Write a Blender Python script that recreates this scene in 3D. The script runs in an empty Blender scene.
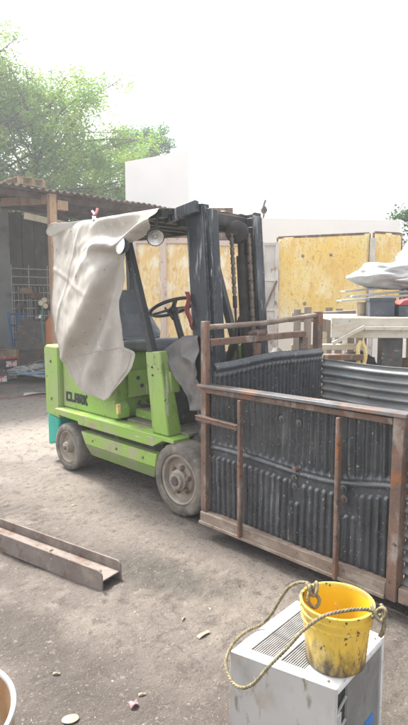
import bpy, bmesh, math, random
from mathutils import Vector, Matrix, noise
import numpy as np
R = math.radians
random.seed(7)
S = bpy.context.scene
col = S.collection
# ------------------------------------------------------------------ camera, sky, sun, exposure
cd = bpy.data.cameras.new('camera'); cam = bpy.data.objects.new('camera', cd); col.objects.link(cam)
cam.location = (0, 0, 1.56); cam.rotation_euler = (R(90 - 6.48), 0, 0)
cd.sensor_fit = 'VERTICAL'; cd.sensor_height = 24.0; cd.lens = 24.0 * 550 / 725
cd.clip_start = .05; cd.clip_end = 800
S.camera = cam
SUN_AZ, SUN_EL = R(-42), R(58)          # azimuth from +Y towards +X: the light comes from behind on the left
w = bpy.data.worlds.new('World'); S.world = w; w.use_nodes = True
nt = w.node_tree
sky = nt.nodes.new('ShaderNodeTexSky'); sky.sky_type = 'NISHITA'; sky.sun_disc = False
sky.sun_elevation = SUN_EL; sky.sun_rotation = SUN_AZ; sky.dust_density = 4.0; sky.air_density = 1.0
hs = nt.nodes.new('ShaderNodeHueSaturation'); hs.inputs['Saturation'].default_value = .22
bg = nt.nodes['Background']; bg.inputs['Strength'].default_value = .105
nt.links.new(sky.outputs[0], hs.inputs['Color']); nt.links.new(hs.outputs[0], bg.inputs[0])
sd = bpy.data.lights.new('sun', 'SUN'); sd.energy = 2.0; sd.angle = R(11); sd.color = (1, .95, .88)
sun = bpy.data.objects.new('sun', sd); col.objects.link(sun)
sdir = Vector((math.sin(SUN_AZ) * math.cos(SUN_EL), math.cos(SUN_AZ) * math.cos(SUN_EL), math.sin(SUN_EL)))
sun.rotation_euler = sdir.to_track_quat('Z', 'Y').to_euler(); sun.location = (-6, 6, 12)
S.view_settings.view_transform = 'Standard'; S.view_settings.look = 'None'
S.view_settings.exposure = 2.22; S.view_settings.gamma = 1; S.view_settings.use_curve_mapping = False
try:
    S.cycles.use_denoising = True; S.cycles.denoiser = 'OPENIMAGEDENOISE'
except Exception:
    pass

# ------------------------------------------------------------------ helpers
def tag(o, label=None, cat=None, group=None, kind=None):
    if label: o['label'] = label
    if cat: o['category'] = cat
    if group: o['group'] = group
    if kind: o['kind'] = kind
    return o
def empty(name, loc, rz=0.0):
    o = bpy.data.objects.new(name, None); col.objects.link(o)
    o.location = loc; o.rotation_euler = (0, 0, rz); o.empty_display_size = .1
    return o
def copy_tree(o, parent=None):
    c = o.copy(); col.objects.link(c)
    if parent: c.parent = parent
    for ch in list(o.children): copy_tree(ch, c)
    return c
def basis(d, up=Vector((0, 0, 1))):
    d = d.normalized()
    if abs(d.dot(up)) > .98: up = Vector((0, 1, 0))
    s = d.cross(up).normalized(); u = s.cross(d).normalized()
    return s, u
class MB:
    """collects shapes; build() links them as one mesh object"""
    def __init__(s, off=(0, 0, 0)): s.v = []; s.f = []; s.off = Vector(off)
    def add(s, vs, fs):
        n = len(s.v); s.v += [Vector(v) - s.off for v in vs]; s.f += [tuple(n + i for i in f) for f in fs]; return s
    def hexa(s, p):     # 8 points: bottom ring then top ring
        return s.add(p, [(3, 2, 1, 0), (4, 5, 6, 7), (0, 1, 5, 4), (1, 2, 6, 5), (2, 3, 7, 6), (3, 0, 4, 7)])
    def box(s, x0, x1, y0, y1, z0, z1):
        return s.hexa([(x0, y0, z0), (x1, y0, z0), (x1, y1, z0), (x0, y1, z0), (x0, y0, z1), (x1, y0, z1), (x1, y1, z1), (x0, y1, z1)])
    def bar(s, p, q, w, h, up=(0, 0, 1)):
        p, q = Vector(p), Vector(q); a, u = basis(q - p, Vector(up)); a = a * w / 2; u = u * h / 2
        return s.hexa([p - a - u, p + a - u, q + a - u, q - a - u, p - a + u, p + a + u, q + a + u, q - a + u])
    def tube(s, pts, r, n=10, closed=False, cap=True):
        pts = [Vector(p) for p in pts]; m = len(pts); rs = r if isinstance(r, (list, tuple)) else [r] * m
        vs = []; fs = []; pu = None
        for i, p in enumerate(pts):
            a = pts[(i - 1) % m] if (i or closed) else p; b = pts[(i + 1) % m] if (i < m - 1 or closed) else p
            t = (b - a).normalized()
            if pu is None: sd_, u = basis(t)
            else:
                u = (pu - t * pu.dot(t)).normalized(); sd_ = t.cross(u).normalized()
            pu = u
            for k in range(n):
                an = 2 * math.pi * k / n; vs.append(p + (sd_ * math.cos(an) + u * math.sin(an)) * rs[i])
        for i in range(m if closed else m - 1):
            for k in range(n):
                j = (i + 1) % m; fs.append((i * n + k, i * n + (k + 1) % n, j * n + (k + 1) % n, j * n + k))
        if cap and not closed: fs += [tuple(range(n))[::-1], tuple((m - 1) * n + k for k in range(n))]
        return s.add(vs, fs)
    def lathe(s, c, axis, prof, n=48, rfun=None):   # prof: (radius, along)
        c = Vector(c); ax = Vector(axis).normalized(); a, u = basis(ax); vs = []; fs = []; m = len(prof)
        for k in range(n):
            an = 2 * math.pi * k / n; d = a * math.cos(an) + u * math.sin(an)
            for j, (r, h) in enumerate(prof):
                rr = rfun(k, j, r) if rfun else r
                vs.append(c + d * rr + ax * h)
        for k in range(n):
            for j in range(m - 1):
                q = (k + 1) % n; fs.append((k * m + j, q * m + j, q * m + j + 1, k * m + j + 1))
        return s.add(vs, fs)
    def prism(s, poly, fn, h0, h1):     # fn(u, v, h) -> point
        n = len(poly); vs = [fn(*p, h0) for p in poly] + [fn(*p, h1) for p in poly]
        return s.add(vs, [tuple(range(n))[::-1], tuple(range(n, 2 * n))] + [(i, (i + 1) % n, n + (i + 1) % n, n + i) for i in range(n)])
    def grid(s, fn, nu, nv):
        vs = [fn(i / (nu - 1), j / (nv - 1)) for j in range(nv) for i in range(nu)]
        return s.add(vs, [(j * nu + i, j * nu + i + 1, (j + 1) * nu + i + 1, (j + 1) * nu + i) for j in range(nv - 1) for i in range(nu - 1)])
    def build(s, name, mat, parent=None, bevel=0, solid=0, sharp=38, fix=True, segs=2):
        me = bpy.data.meshes.new(name); me.from_pydata([tuple(v) for v in s.v], [], s.f)
        if fix:
            bm = bmesh.new(); bm.from_mesh(me); bmesh.ops.recalc_face_normals(bm, faces=bm.faces); bm.to_mesh(me); bm.free()
        for p in me.polygons: p.use_smooth = True
        if sharp is not None: me.set_sharp_from_angle(angle=R(sharp))
        me.materials.append(mat)
        o = bpy.data.objects.new(name, me); col.objects.link(o)
        if parent: o.parent = parent
        if solid:
            md = o.modifiers.new('thickness', 'SOLIDIFY'); md.thickness = solid; md.offset = 0
        if bevel:
            md = o.modifiers.new('bevel', 'BEVEL'); md.width = bevel; md.segments = segs; md.limit_method = 'ANGLE'; md.angle_limit = R(40)
        return o
def lerp(a, b, t): return a + (b - a) * t
def sm(e0, e1, x):
    t = min(1, max(0, (x - e0) / (e1 - e0))); return t * t * (3 - 2 * t)
def polyl(pts, t):
    """pts sorted by first value; linear lookup"""
    if t <= pts[0][0]: return pts[0][1]
    for (a, b), (c, d) in zip(pts, pts[1:]):
        if t <= c: return b + (d - b) * (t - a) / (c - a + 1e-9)
    return pts[-1][1]
def smooth_path(pts, n=8):
    pts = [Vector(p) for p in pts]; out = []
    for i in range(len(pts) - 1):
        p0, p1, p2, p3 = pts[max(i - 1, 0)], pts[i], pts[i + 1], pts[min(i + 2, len(pts) - 1)]
        for k in range(n):
            t = k / n
            out.append(.5 * ((2 * p1) + (p2 - p0) * t + (2 * p0 - 5 * p1 + 4 * p2 - p3) * t * t + (3 * p1 - p0 - 3 * p2 + p3) * t ** 3))
    out.append(pts[-1]); return out
def fbm(x, y, z=0.0, o=4): return noise.fractal(Vector((x, y, z)), 1.0, 2.0, o)

# ------------------------------------------------------------------ materials
MATS = {}
def mat(name, c1, c2=None, scale=6, rough=.7, metal=0.0, layers=(), bump=None, trans=0.0, spec=.4, stretch=(1, 1, 1), lo=.38, hi=.62, edge=None):
    """c1/c2 mixed by noise, then layers of (colour, noise scale, lo, hi, stretch[, detail]) laid over it; bump = (scale, strength)"""
    m = bpy.data.materials.new(name); m.use_nodes = True; n = m.node_tree; L = n.links
    b = n.nodes['Principled BSDF']; b.inputs['Roughness'].default_value = rough; b.inputs['Metallic'].default_value = metal
    b.inputs['Specular IOR Level'].default_value = spec
    tc = n.nodes.new('ShaderNodeTexCoord')
    def mp(st):
        k = n.nodes.new('ShaderNodeMapping'); k.inputs['Scale'].default_value = st; L.new(tc.outputs['Object'], k.inputs[0]); return k.outputs[0]
    def nz(sc, st, det=6, off=0):
        t = n.nodes.new('ShaderNodeTexNoise'); t.noise_dimensions = '4D'; t.inputs['Scale'].default_value = sc; t.inputs['Detail'].default_value = det
        t.inputs['W'].default_value = off; t.inputs['Roughness'].default_value = .6; L.new(mp(st), t.inputs['Vector']); return t.outputs['Fac']
    def ramp(fac, lo_, hi_):
        r = n.nodes.new('ShaderNodeMapRange'); r.interpolation_type = 'SMOOTHSTEP'; r.inputs['From Min'].default_value = lo_; r.inputs['From Max'].default_value = hi_
        L.new(fac, r.inputs['Value']); return r.outputs['Result']
    def mix(f, a, c):
        x = n.nodes.new('ShaderNodeMix'); x.data_type = 'RGBA'; L.new(f, x.inputs[0])
        for i, q in ((6, a), (7, c)):
            if isinstance(q, tuple): x.inputs[i].default_value = (*q, 1)
            else: L.new(q, x.inputs[i])
        return x.outputs[2]
    c2 = c2 or tuple(v * .8 for v in c1)
    cur = mix(ramp(nz(scale, stretch), lo, hi), c1, c2)
    for i, ly in enumerate(layers):
        colr, sc, lo_, hi_ = ly[:4]; lo_ -= .045; hi_ -= .045; st = ly[4] if len(ly) > 4 else (1, 1, 1)
        f = ramp(nz(sc, st, 8, i * 7.3 + 3), lo_, hi_)
        if len(ly) > 5:     # (axis, from, to): limits the layer to one end of the thing
            sx = n.nodes.new('ShaderNodeSeparateXYZ'); L.new(tc.outputs['Object'], sx.inputs[0])
            ax, g0, g1 = ly[5]; g = ramp(sx.outputs[ax], min(g0, g1), max(g0, g1))
            if g1 < g0:
                iv = n.nodes.new('ShaderNodeMath'); iv.operation = 'SUBTRACT'; iv.inputs[0].default_value = 1; L.new(g, iv.inputs[1]); g = iv.outputs[0]
            am = n.nodes.new('ShaderNodeMath'); am.operation = 'MULTIPLY_ADD'; am.inputs[1].default_value = 2.6; am.inputs[2].default_value = -.8; L.new(nz(sc, st, 8, i * 7.3 + 3), am.inputs[0])
            a_ = n.nodes.new('ShaderNodeMath'); a_.operation = 'ADD'; L.new(am.outputs[0], a_.inputs[0]); L.new(g, a_.inputs[1])
            f = ramp(a_.outputs[0], lo_, hi_)
        cur = mix(f, cur, colr)
    if edge:      # bare or rusty edges where two faces meet
        bv = n.nodes.new('ShaderNodeBevel'); bv.samples = 4; bv.inputs['Radius'].default_value = edge[1]; ge = n.nodes.new('ShaderNodeNewGeometry')
        dt = n.nodes.new('ShaderNodeVectorMath'); dt.operation = 'DOT_PRODUCT'; L.new(bv.outputs[0], dt.inputs[0]); L.new(ge.outputs['Normal'], dt.inputs[1])
        e1 = n.nodes.new('ShaderNodeMapRange'); e1.inputs['From Min'].default_value = .995; e1.inputs['From Max'].default_value = .90; L.new(dt.outputs['Value'], e1.inputs['Value'])
        e2 = n.nodes.new('ShaderNodeMath'); e2.operation = 'MULTIPLY'; L.new(e1.outputs[0], e2.inputs[0]); L.new(ramp(nz(edge[2], (1, 1, 1), 6, 40), .44, .58), e2.inputs[1])
        cur = mix(e2.outputs[0], cur, edge[0])
    L.new(cur, b.inputs['Base Color'])
    if bump:
        bp = n.nodes.new('ShaderNodeBump'); bp.inputs['Strength'].default_value = bump[1]; bp.inputs['Distance'].default_value = bump[2] if len(bump) > 2 else .01
        L.new(nz(bump[0], stretch, 8, 11), bp.inputs['Height']); L.new(bp.outputs[0], b.inputs['Normal'])
    rv = n.nodes.new('ShaderNodeMapRange'); rv.inputs['To Min'].default_value = max(.05, rough - .15); rv.inputs['To Max'].default_value = min(1, rough + .15)
    L.new(nz(scale * 3, stretch, 5, 21), rv.inputs['Value']); L.new(rv.outputs[0], b.inputs['Roughness'])
    if trans:
        tr = n.nodes.new('ShaderNodeBsdfTranslucent'); L.new(cur, tr.inputs[0]); ms = n.nodes.new('ShaderNodeMixShader'); ms.inputs[0].default_value = trans
        L.new(b.outputs[0], ms.inputs[1]); L.new(tr.outputs[0], ms.inputs[2]); L.new(ms.outputs[0], n.nodes['Material Output'].inputs[0])
    MATS[name] = m; return m
DUST = (.27, .235, .19); RUST = (.16, .07, .035); RUST2 = (.26, .12, .06)
m_green = mat('green_paint', (.225, .395, .055), (.26, .425, .08), 3, .5, layers=[((.27, .36, .13), 1.6, .50, .72), ((.33, .32, .20), 3, .56, .85, (1, 1, .5)), ((.14, .22, .04), 7, .60, .74, (1, 1, .3)), ((.52, .55, .40), 16, .665, .70, (1, 1, .12)), ((.50, .52, .38), 34, .68, .72), ((.10, .075, .05), 20, .68, .72), ((.36, .32, .25), 9, .66, .80)], bump=(9, .10, .02), edge=((.20, .15, .09), .014, 16))
m_green_worn = mat('worn_green_paint', (.225, .395, .055), (.265, .40, .085), 3, .55, layers=[((.34, .31, .22), 4, .50, .75), ((.34, .24, .20), 9, .62, .72, (.5, 1, 1)), ((.52, .54, .42), 24, .64, .69, (.15, 1, 1)), ((.10, .08, .06), 22, .67, .72), ((.30, .27, .21), 12, .62, .74)], bump=(9, .12, .02), edge=((.24, .20, .14), .012, 18))
m_green_dirty = mat('dirty_green_paint', (.17, .27, .07), (.21, .25, .12), 5, .8, layers=[(DUST, 6, .5, .75)], bump=(50, .3))
m_deck = mat('dirty_deck', (.25, .22, .18), (.17, .15, .12), 9, .9, layers=[((.2, .32, .08), 7, .62, .7)], bump=(60, .4))
m_teal = mat('teal_paint', (.02, .36, .27), (.03, .30, .24), 5, .55, layers=[(DUST, 6, .6, .8)])
m_dark = mat('dark_grime', (.04, .038, .035), (.07, .06, .05), 8, .85, layers=[(DUST, 9, .6, .85)], bump=(30, .4))
m_mast = mat('mast_paint', (.022, .028, .036), (.042, .05, .058), 3, .42, layers=[((.13, .145, .16), 4, .56, .80, (1, 1, .4)), ((.26, .26, .26), 30, .60, .70, (1, 1, .10)), ((.55, .56, .55), 30, .70, .73, (1, 1, .12)), ((.62, .63, .62), 60, .71, .74), (RUST, 10, .66, .76)], bump=(25, .2), stretch=(1, 1, .3), edge=((.22, .20, .18), .008, 14))
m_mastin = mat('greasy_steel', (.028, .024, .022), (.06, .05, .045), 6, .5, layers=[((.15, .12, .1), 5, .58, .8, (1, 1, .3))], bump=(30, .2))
m_guard = mat('black_guard_paint', (.025, .028, .03), (.04, .043, .047), 5, .45, layers=[((.3, .3, .3), 40, .68, .72)])
m_chain = mat('rusty_chain', (.20, .155, .125), (.12, .095, .08), 30, .6, .3)
m_tyre = mat('dusty_tyre', (.155, .138, .118), (.095, .087, .078), 7, .95, layers=[((.25, .215, .17), 9, .5, .75)], bump=(35, .5))
m_rim = mat('dusty_rim', (.32, .28, .235), (.25, .22, .185), 6, .85, layers=[((.24, .23, .15), 4, .60, .76), (RUST, 14, .64, .74)], bump=(40, .3))
m_nut = mat('rusty_nut', (.22, .165, .125), (.15, .115, .09), 30, .8, .2)
m_canvas = mat('grey_canvas', (.54, .51, .46), (.46, .43, .385), 3, .9, layers=[((.40, .37, .33), 2.2, .54, .82), ((.34, .31, .27), 5, .60, .78, (1, 1, .45)), ((.62, .60, .56), 12, .60, .78), ((.30, .26, .22), 16, .67, .76), ((.24, .20, .17), 48, .68, .75)], bump=(320, .5, .002), trans=.2, spec=.15)
m_seam = mat('canvas_seam', (.46, .43, .38), (.36, .33, .29), 60, .95, spec=.1)
m_rubber = mat('grey_rubber_sheet', (.105, .10, .097), (.16, .15, .142), 4, .75, layers=[(DUST, 5, .55, .8)], bump=(60, .3))
m_vinyl = mat('grey_vinyl', (.11, .125, .145), (.15, .165, .185), 6, .55, layers=[(DUST, 8, .6, .85)], bump=(90, .15))
m_black = mat('black_plastic', (.03, .03, .031), (.05, .048, .045), 8, .4)
m_glass = mat('lamp_glass', (.72, .72, .70), (.6, .6, .58), 20, .2, .3)
m_chrome = mat('dull_chrome', (.6, .6, .6), (.45, .44, .42), 14, .3, .8)
m_liner = mat('black_bedliner', (.030, .034, .040), (.052, .057, .064), 4, .30, layers=[((.13, .135, .14), 5, .58, .85, (1, 1, .35)), ((.30, .29, .28), 20, .63, .78, (1, 1, .08)), ((.42, .40, .36), 70, .65, .73), ((.19, .17, .145), 14, .95, 1.9, (1, 1, .3), (2, .40, -.25))], bump=(90, .22, .003), spec=.6)
m_rust = mat('rusty_steel', (.200, .118, .084), (.135, .092, .072), 7, .85, .05, layers=[((.33, .28, .24), 11, .55, .74, (1, 1, .4)), ((.25, .11, .05), 9, .60, .74), ((.07, .05, .04), 30, .61, .72)], bump=(60, .5))
m_rustdust = mat('dusty_rusty_beam', (.26, .20, .155), (.19, .14, .11), 8, .9, .05, layers=[((.32, .27, .22), 14, .52, .7, (.5, 1, 1)), ((.13, .09, .07), 22, .62, .72)], bump=(60, .4))
m_steelgrey = mat('scuffed_grey_steel', (.10, .098, .10), (.07, .066, .065), 9, .5, .2, layers=[((.28, .26, .25), 20, .61, .73, (.4, 1, 1)), ((.15, .095, .07), 6, .53, .66), ((.19, .10, .06), 14, .64, .74)], bump=(60, .2))
m_corr = mat('blue_flecked_corrugated_steel', (.33, .325, .315), (.23, .23, .228), 3, .75, .0, layers=[((.30, .29, .27), 8, .55, .75, (.3, 1, 2)), ((.14, .28, .42), 42, .65, .69), ((.09, .085, .08), 5, .60, .75, (.25, 1, 3)), (RUST, 9, .68, .78)], bump=(50, .3))
m_beam = mat('rusty_beam_steel', (.165, .132, .115), (.215, .18, .16), 6, .85, .1, layers=[((.13, .075, .05), 9, .58, .72), (DUST, 7, .54, .75), ((.33, .28, .24), 40, .66, .72)], bump=(60, .4))
m_galv = mat('galvanised_sheet', (.52, .52, .51), (.58, .58, .57), 4, .42, .4, layers=[((.38, .38, .37), 5, .56, .72, (1, 1, .4)), ((.40, .31, .20), 5, .60, .78, (1, 1, .6)), ((.32, .28, .23), 30, .62, .72, (1, 1, .3)), ((.25, .22, .18), 60, .72, .77)], bump=(8, .12))
m_whitecase = mat('white_casing', (.70, .70, .69), (.62, .62, .61), 7, .45, .1, layers=[((.46, .43, .38), 9, .58, .76), ((.30, .25, .19), 70, .66, .72), ((.42, .38, .32), 28, .68, .76), ((.5, .48, .44), 6, .64, .85)], bump=(20, .05))
m_fin = mat('condenser_fins', (.40, .39, .375), (.30, .29, .28), 5, .6, .2, layers=[((.12, .11, .1), 8, .6, .8, (1, 1, .4))], bump=(50, .3))
m_grille = mat('dirty_grille', (.24, .235, .225), (.18, .175, .165), 30, .6, .2)
m_slot = mat('dark_slot', (.03, .03, .03), (.05, .05, .05), 9, .8)
m_blue = mat('blue_plastic', (.04, .20, .55), (.05, .25, .6), 9, .5)
m_yellow = mat('yellow_bucket_plastic', (.74, .57, .10), (.68, .50, .08), 6, .42, layers=[((.72, .62, .30), 9, .60, .78), ((.42, .31, .10), 7, .54, .74, (1, 1, .4)), ((.34, .24, .09), 40, .85, 1.9, (1, 1, .35), (2, .26, -.05)), ((.13, .095, .06), 50, .86, 1.7, (1, 1, .3), (2, .21, -.06)), ((.055, .043, .032), 26, .96, 1.72, (1, 1, .5), (2, .17, -.06)), ((.11, .08, .05), 70, .63, .70, (1, 1, .5)), ((.09, .07, .05), 16, .68, .72)], bump=(60, .2), trans=.2)
m_yelin = mat('clean_yellow_bucket_plastic', (.80, .54, .03), (.74, .49, .03), 9, .4, layers=[((.4, .28, .08), 18, .64, .76)], trans=.25)
m_rope = mat('dirty_rope', (.25, .215, .135), (.15, .13, .085), 60, .95, layers=[((.10, .08, .05), 40, .6, .7)], bump=(300, .5, .002), spec=.1)
m_wood = mat('weathered_wood', (.36, .28, .19), (.27, .20, .13), 5, .85, bump=(40, .3), stretch=(1, 1, .2), layers=[((.2, .15, .1), 18, .6, .72)])
m_post = mat('pinkish_timber', (.45, .30, .19), (.36, .23, .15), 5, .85, bump=(40, .3), stretch=(1, 1, .15), layers=[((.22, .14, .09), 22, .6, .7)])
m_greywood = mat('grey_wood', (.30, .25, .20), (.22, .18, .145), 6, .9, bump=(40, .4), stretch=(1, 1, .2))
m_roof = mat('rusty_roof_sheet', (.12, .085, .07), (.19, .16, .15), 3, .8, .1, layers=[((.22, .11, .06), 6, .58, .72)], bump=(30, .2))
m_greywall = mat('grey_plaster', (.36, .375, .39), (.31, .325, .34), 1.2, .9, layers=[((.17, .175, .18), 2, .56, .8)], bump=(30, .3))  # kept paler than the boards: light on the left wall part painted in
m_shedwall = mat('shade_toned_board_wall', (.13, .125, .12), (.09, .086, .085), 2, .9, layers=[((.22, .19, .17), 4, .6, .8, (1, 1, .3))], bump=(30, .3))  # darker base colour paints in the shade on the rest of the wall
m_white = mat('white_wall_paint', (.84, .82, .79), (.80, .78, .75), 1.0, .8, layers=[((.66, .63, .59), 1.6, .64, .9, (1, 1, .4))], bump=(40, .1))
m_yel = mat('rusted_yellow_paint', (.82, .57, .15), (.82, .66, .30), 1.6, .6, layers=[((.86, .78, .55), 2.4, .54, .72, (1, 1, .6)), ((.76, .49, .15), 6, .54, .74, (1, 1, .3)), ((.68, .42, .13), 26, .58, .70, (1, 1, .4)), ((.46, .21, .07), 3.5, .66, .76, (1, 1, .6)), ((.42, .2, .08), 60, .62, .69)], bump=(30, .2))
m_osb = mat('tan_chip_board', (.82, .63, .34), (.76, .52, .22), 10, .75, stretch=(1, 1, .5), layers=[((.86, .77, .58), 6, .54, .66, (1, 1, .5)), ((.62, .40, .18), 24, .58, .70, (1, 1, .25)), ((.58, .36, .17), 3, .58, .74)], bump=(40, .3))
m_palewood = mat('pale_pinkish_frame_paint', (.62, .50, .44), (.54, .42, .36), 4, .8, stretch=(1, 1, .2), layers=[((.35, .22, .15), 14, .62, .72)])
m_paleframe = mat('chipped_white_frame_paint', (.60, .56, .52), (.50, .46, .42), 4, .75, layers=[(RUST2, 9, .62, .72, (1, 1, .5))], bump=(30, .2))
m_bench = mat('dirty_white_sheet_metal', (.66, .61, .52), (.58, .53, .44), 3, .6, .05, layers=[((.5, .38, .22), 6, .55, .74, (.4, 1, 1)), ((.40, .33, .25), 3, .58, .8), ((.28, .2, .13), 26, .64, .72)], bump=(25, .15))
m_sack = mat('white_plastic_sheet', (.54, .535, .52), (.43, .425, .415), 4, .65, layers=[((.40, .40, .39), 5, .58, .78), ((.36, .33, .29), 14, .66, .78)], bump=(14, .3), trans=.12, spec=.2)
m_greypl = mat('grey_boards', (.42, .41, .40), (.33, .32, .31), 5, .7, stretch=(.2, 1, 1), layers=[((.2, .18, .16), 12, .6, .7)])
m_crate = mat('dark_crate_plastic', (.055, .065, .085), (.08, .09, .11), 6, .5, layers=[(DUST, 8, .6, .8)])
m_red = mat('red_plastic', (.42, .07, .07), (.34, .07, .065), 6, .5, layers=[(DUST, 10, .62, .8)])
m_redcloth = mat('red_cloth', (.30, .085, .075), (.22, .07, .065), 9, .95, layers=[(DUST, 8, .6, .8)])
m_bark = mat('bark', (.10, .08, .06), (.07, .055, .045), 8, .9, bump=(30, .5), stretch=(1, 1, .3))
m_leaf = mat('pale_green_leaves', (.15, .27, .04), (.23, .32, .055), .9, .5, layers=[((.11, .24, .06), 1.7, .55, .7)], trans=.6, spec=.3)
m_leafm = mat('mid_green_leaves', (.075, .19, .06), (.10, .22, .07), 1.1, .55, trans=.5, spec=.3)
m_leafd = mat('dark_green_leaves', (.045, .10, .035), (.07, .13, .04), 1.1, .55, trans=.4, spec=.3)
m_orange = mat('orange_cylinder_paint', (.60, .20, .07), (.52, .17, .06), 6, .5, layers=[(DUST, 8, .6, .8)])
m_hose = mat('green_hose', (.12, .30, .22), (.10, .25, .20), 9, .5)
m_wire = mat('grey_wire', (.50, .49, .47), (.38, .37, .35), 20, .5, .1)
m_bluep = mat('blue_frame_paint', (.03, .13, .38), (.05, .17, .42), 6, .5, layers=[(RUST, 20, .66, .74)])
m_bluedust = mat('dusty_blue_hose', (.16, .26, .38), (.2, .27, .36), 6, .7)
m_card = mat('brown_cardboard', (.36, .23, .13), (.30, .19, .11), 5, .9, bump=(20, .1))
m_cream = mat('cream_paint', (.70, .64, .50), (.6, .54, .42), 5, .7, layers=[((.35, .28, .2), 12, .62, .74)])
m_cable = mat('grey_cable', (.40, .40, .40), (.25, .25, .25), 12, .6)
m_pink = mat('pink_wrapper', (.42, .20, .22), (.36, .17, .19), 30, .5)
m_shell = mat('pale_shell', (.46, .42, .34), (.36, .27, .16), 26, .7, bump=(60, .3))
m_chip = mat('pale_wood_chip', (.34, .28, .20), (.26, .20, .145), 30, .9)
m_drum = mat('rust_stained_drum', (.40, .28, .16), (.32, .17, .075), 5, .6, .1, layers=[((.50, .46, .40), 6, .52, .7), ((.24, .10, .035), 8, .52, .70, (1, 1, .3)), ((.10, .06, .04), 20, .60, .74)], bump=(40, .2))
m_drumrim = mat('worn_drum_rim', (.45, .46, .48), (.32, .32, .33), 12, .4, .5, layers=[(RUST, 14, .62, .7)])

# ground material: packed dirt with pale dusty areas, damp areas, foreground shade painted in, and grit
def ground_mat():
    m = bpy.data.materials.new('packed_dirt'); m.use_nodes = True; n = m.node_tree; L = n.links; b = n.nodes['Principled BSDF']
    tc = n.nodes.new('ShaderNodeTexCoord')
    def nz(sc, det=8, off=0, ro=.6):
        t = n.nodes.new('ShaderNodeTexNoise'); t.noise_dimensions = '4D'; t.inputs['Scale'].default_value = sc; t.inputs['Detail'].default_value = det
        t.inputs['Roughness'].default_value = ro; t.inputs['W'].default_value = off; L.new(tc.outputs['Object'], t.inputs['Vector']); return t.outputs['Fac']
    def ramp(f, a, c):
        r = n.nodes.new('ShaderNodeMapRange'); r.interpolation_type = 'SMOOTHSTEP'; r.inputs['From Min'].default_value = a; r.inputs['From Max'].default_value = c; L.new(f, r.inputs['Value']); return r.outputs['Result']
    def mix(f, a, c, k=1.0):
        x = n.nodes.new('ShaderNodeMix'); x.data_type = 'RGBA'
        if k != 1.0:
            q = n.nodes.new('ShaderNodeMath'); q.operation = 'MULTIPLY'; q.inputs[1].default_value = k; L.new(f, q.inputs[0]); f = q.outputs[0]
        L.new(f, x.inputs[0])
        for i, v in ((6, a), (7, c)):
            if isinstance(v, tuple): x.inputs[i].default_value = (*v, 1)
            else: L.new(v, x.inputs[i])
        return x.outputs[2]
    def spot(cx, cy, rx, ry, an=0):        # soft oval patch, 1 at its centre
        k = n.nodes.new('ShaderNodeMapping'); k.vector_type = 'TEXTURE'; k.inputs['Location'].default_value = (cx, cy, 0); k.inputs['Rotation'].default_value = (0, 0, R(an)); k.inputs['Scale'].default_value = (rx, ry, 1)
        L.new(tc.outputs['Object'], k.inputs[0]); ln = n.nodes.new('ShaderNodeVectorMath'); ln.operation = 'LENGTH'; L.new(k.outputs[0], ln.inputs[0])
        wob = n.nodes.new('ShaderNodeMath'); wob.operation = 'MULTIPLY_ADD'; wob.inputs[1].default_value = 1.6; L.new(nz(2.2, 6, cx), wob.inputs[0]); L.new(ln.outputs['Value'], wob.inputs[2])
        r = ramp(wob.outputs[0], 1.15, 2.0); iv = n.nodes.new('ShaderNodeMath'); iv.operation = 'SUBTRACT'; iv.inputs[0].default_value = 1; L.new(r, iv.inputs[1]); return iv.outputs[0]
    c = mix(ramp(nz(1.1), .38, .62), (0.158, 0.135, 0.118), (0.123, 0.105, 0.092))
    c = mix(ramp(nz(3.5, 8, 5), .48, .66), c, (0.214, 0.186, 0.159))
    c = mix(spot(-1.6, 7.6, 3.8, 3.0), c, (0.317, 0.281, 0.249), .85)
    c = mix(spot(.15, 2.9, .75, .45, -20), c, (0.249, 0.213, 0.180), .6)
    c = mix(spot(-.95, 4.2, 1.3, .5, -45), c, (0.221, 0.193, 0.165), .6)
    c = mix(spot(-.3, 3.02, .55, .24, -25), c, (0.083, 0.075, 0.065), .85)      # damp patch; the dark spots below also paint in shade over the foreground
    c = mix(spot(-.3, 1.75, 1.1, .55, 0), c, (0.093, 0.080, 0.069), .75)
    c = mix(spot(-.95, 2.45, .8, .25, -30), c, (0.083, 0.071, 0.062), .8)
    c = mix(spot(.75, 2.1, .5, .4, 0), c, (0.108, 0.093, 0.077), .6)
    c = mix(ramp(nz(9, 8, 12), .54, .64), c, (0.083, 0.069, 0.060), .6)
    c = mix(ramp(nz(22, 6, 2), .54, .66), c, (0.081, 0.068, 0.059), .6)
    c = mix(ramp(nz(26, 6, 22), .58, .70), c, (0.281, 0.247, 0.213), .6)
    c = mix(ramp(nz(75, 4, 9), .63, .68), c, (0.378, 0.336, 0.293), .7)
    c = mix(ramp(nz(150, 3, 4), .62, .68), c, (0.350, 0.309, 0.267), .6)
    c = mix(ramp(nz(110, 3, 14), .57, .64), c, (0.060, 0.050, 0.044), .6)
    L.new(c, b.inputs['Base Color']); b.inputs['Roughness'].default_value = .92; b.inputs['Specular IOR Level'].default_value = .25
    add = n.nodes.new('ShaderNodeMath'); add.operation = 'MULTIPLY_ADD'; add.inputs[1].default_value = .35; L.new(nz(90, 6, 3), add.inputs[0]); L.new(nz(16, 8, 8, .7), add.inputs[2])
    bp = n.nodes.new('ShaderNodeBump'); bp.inputs['Strength'].default_value = .9; bp.inputs['Distance'].default_value = .035
    L.new(add.outputs[0], bp.inputs['Height']); L.new(bp.outputs[0], b.inputs['Normal'])
    return m
m_dirt = ground_mat()

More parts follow.
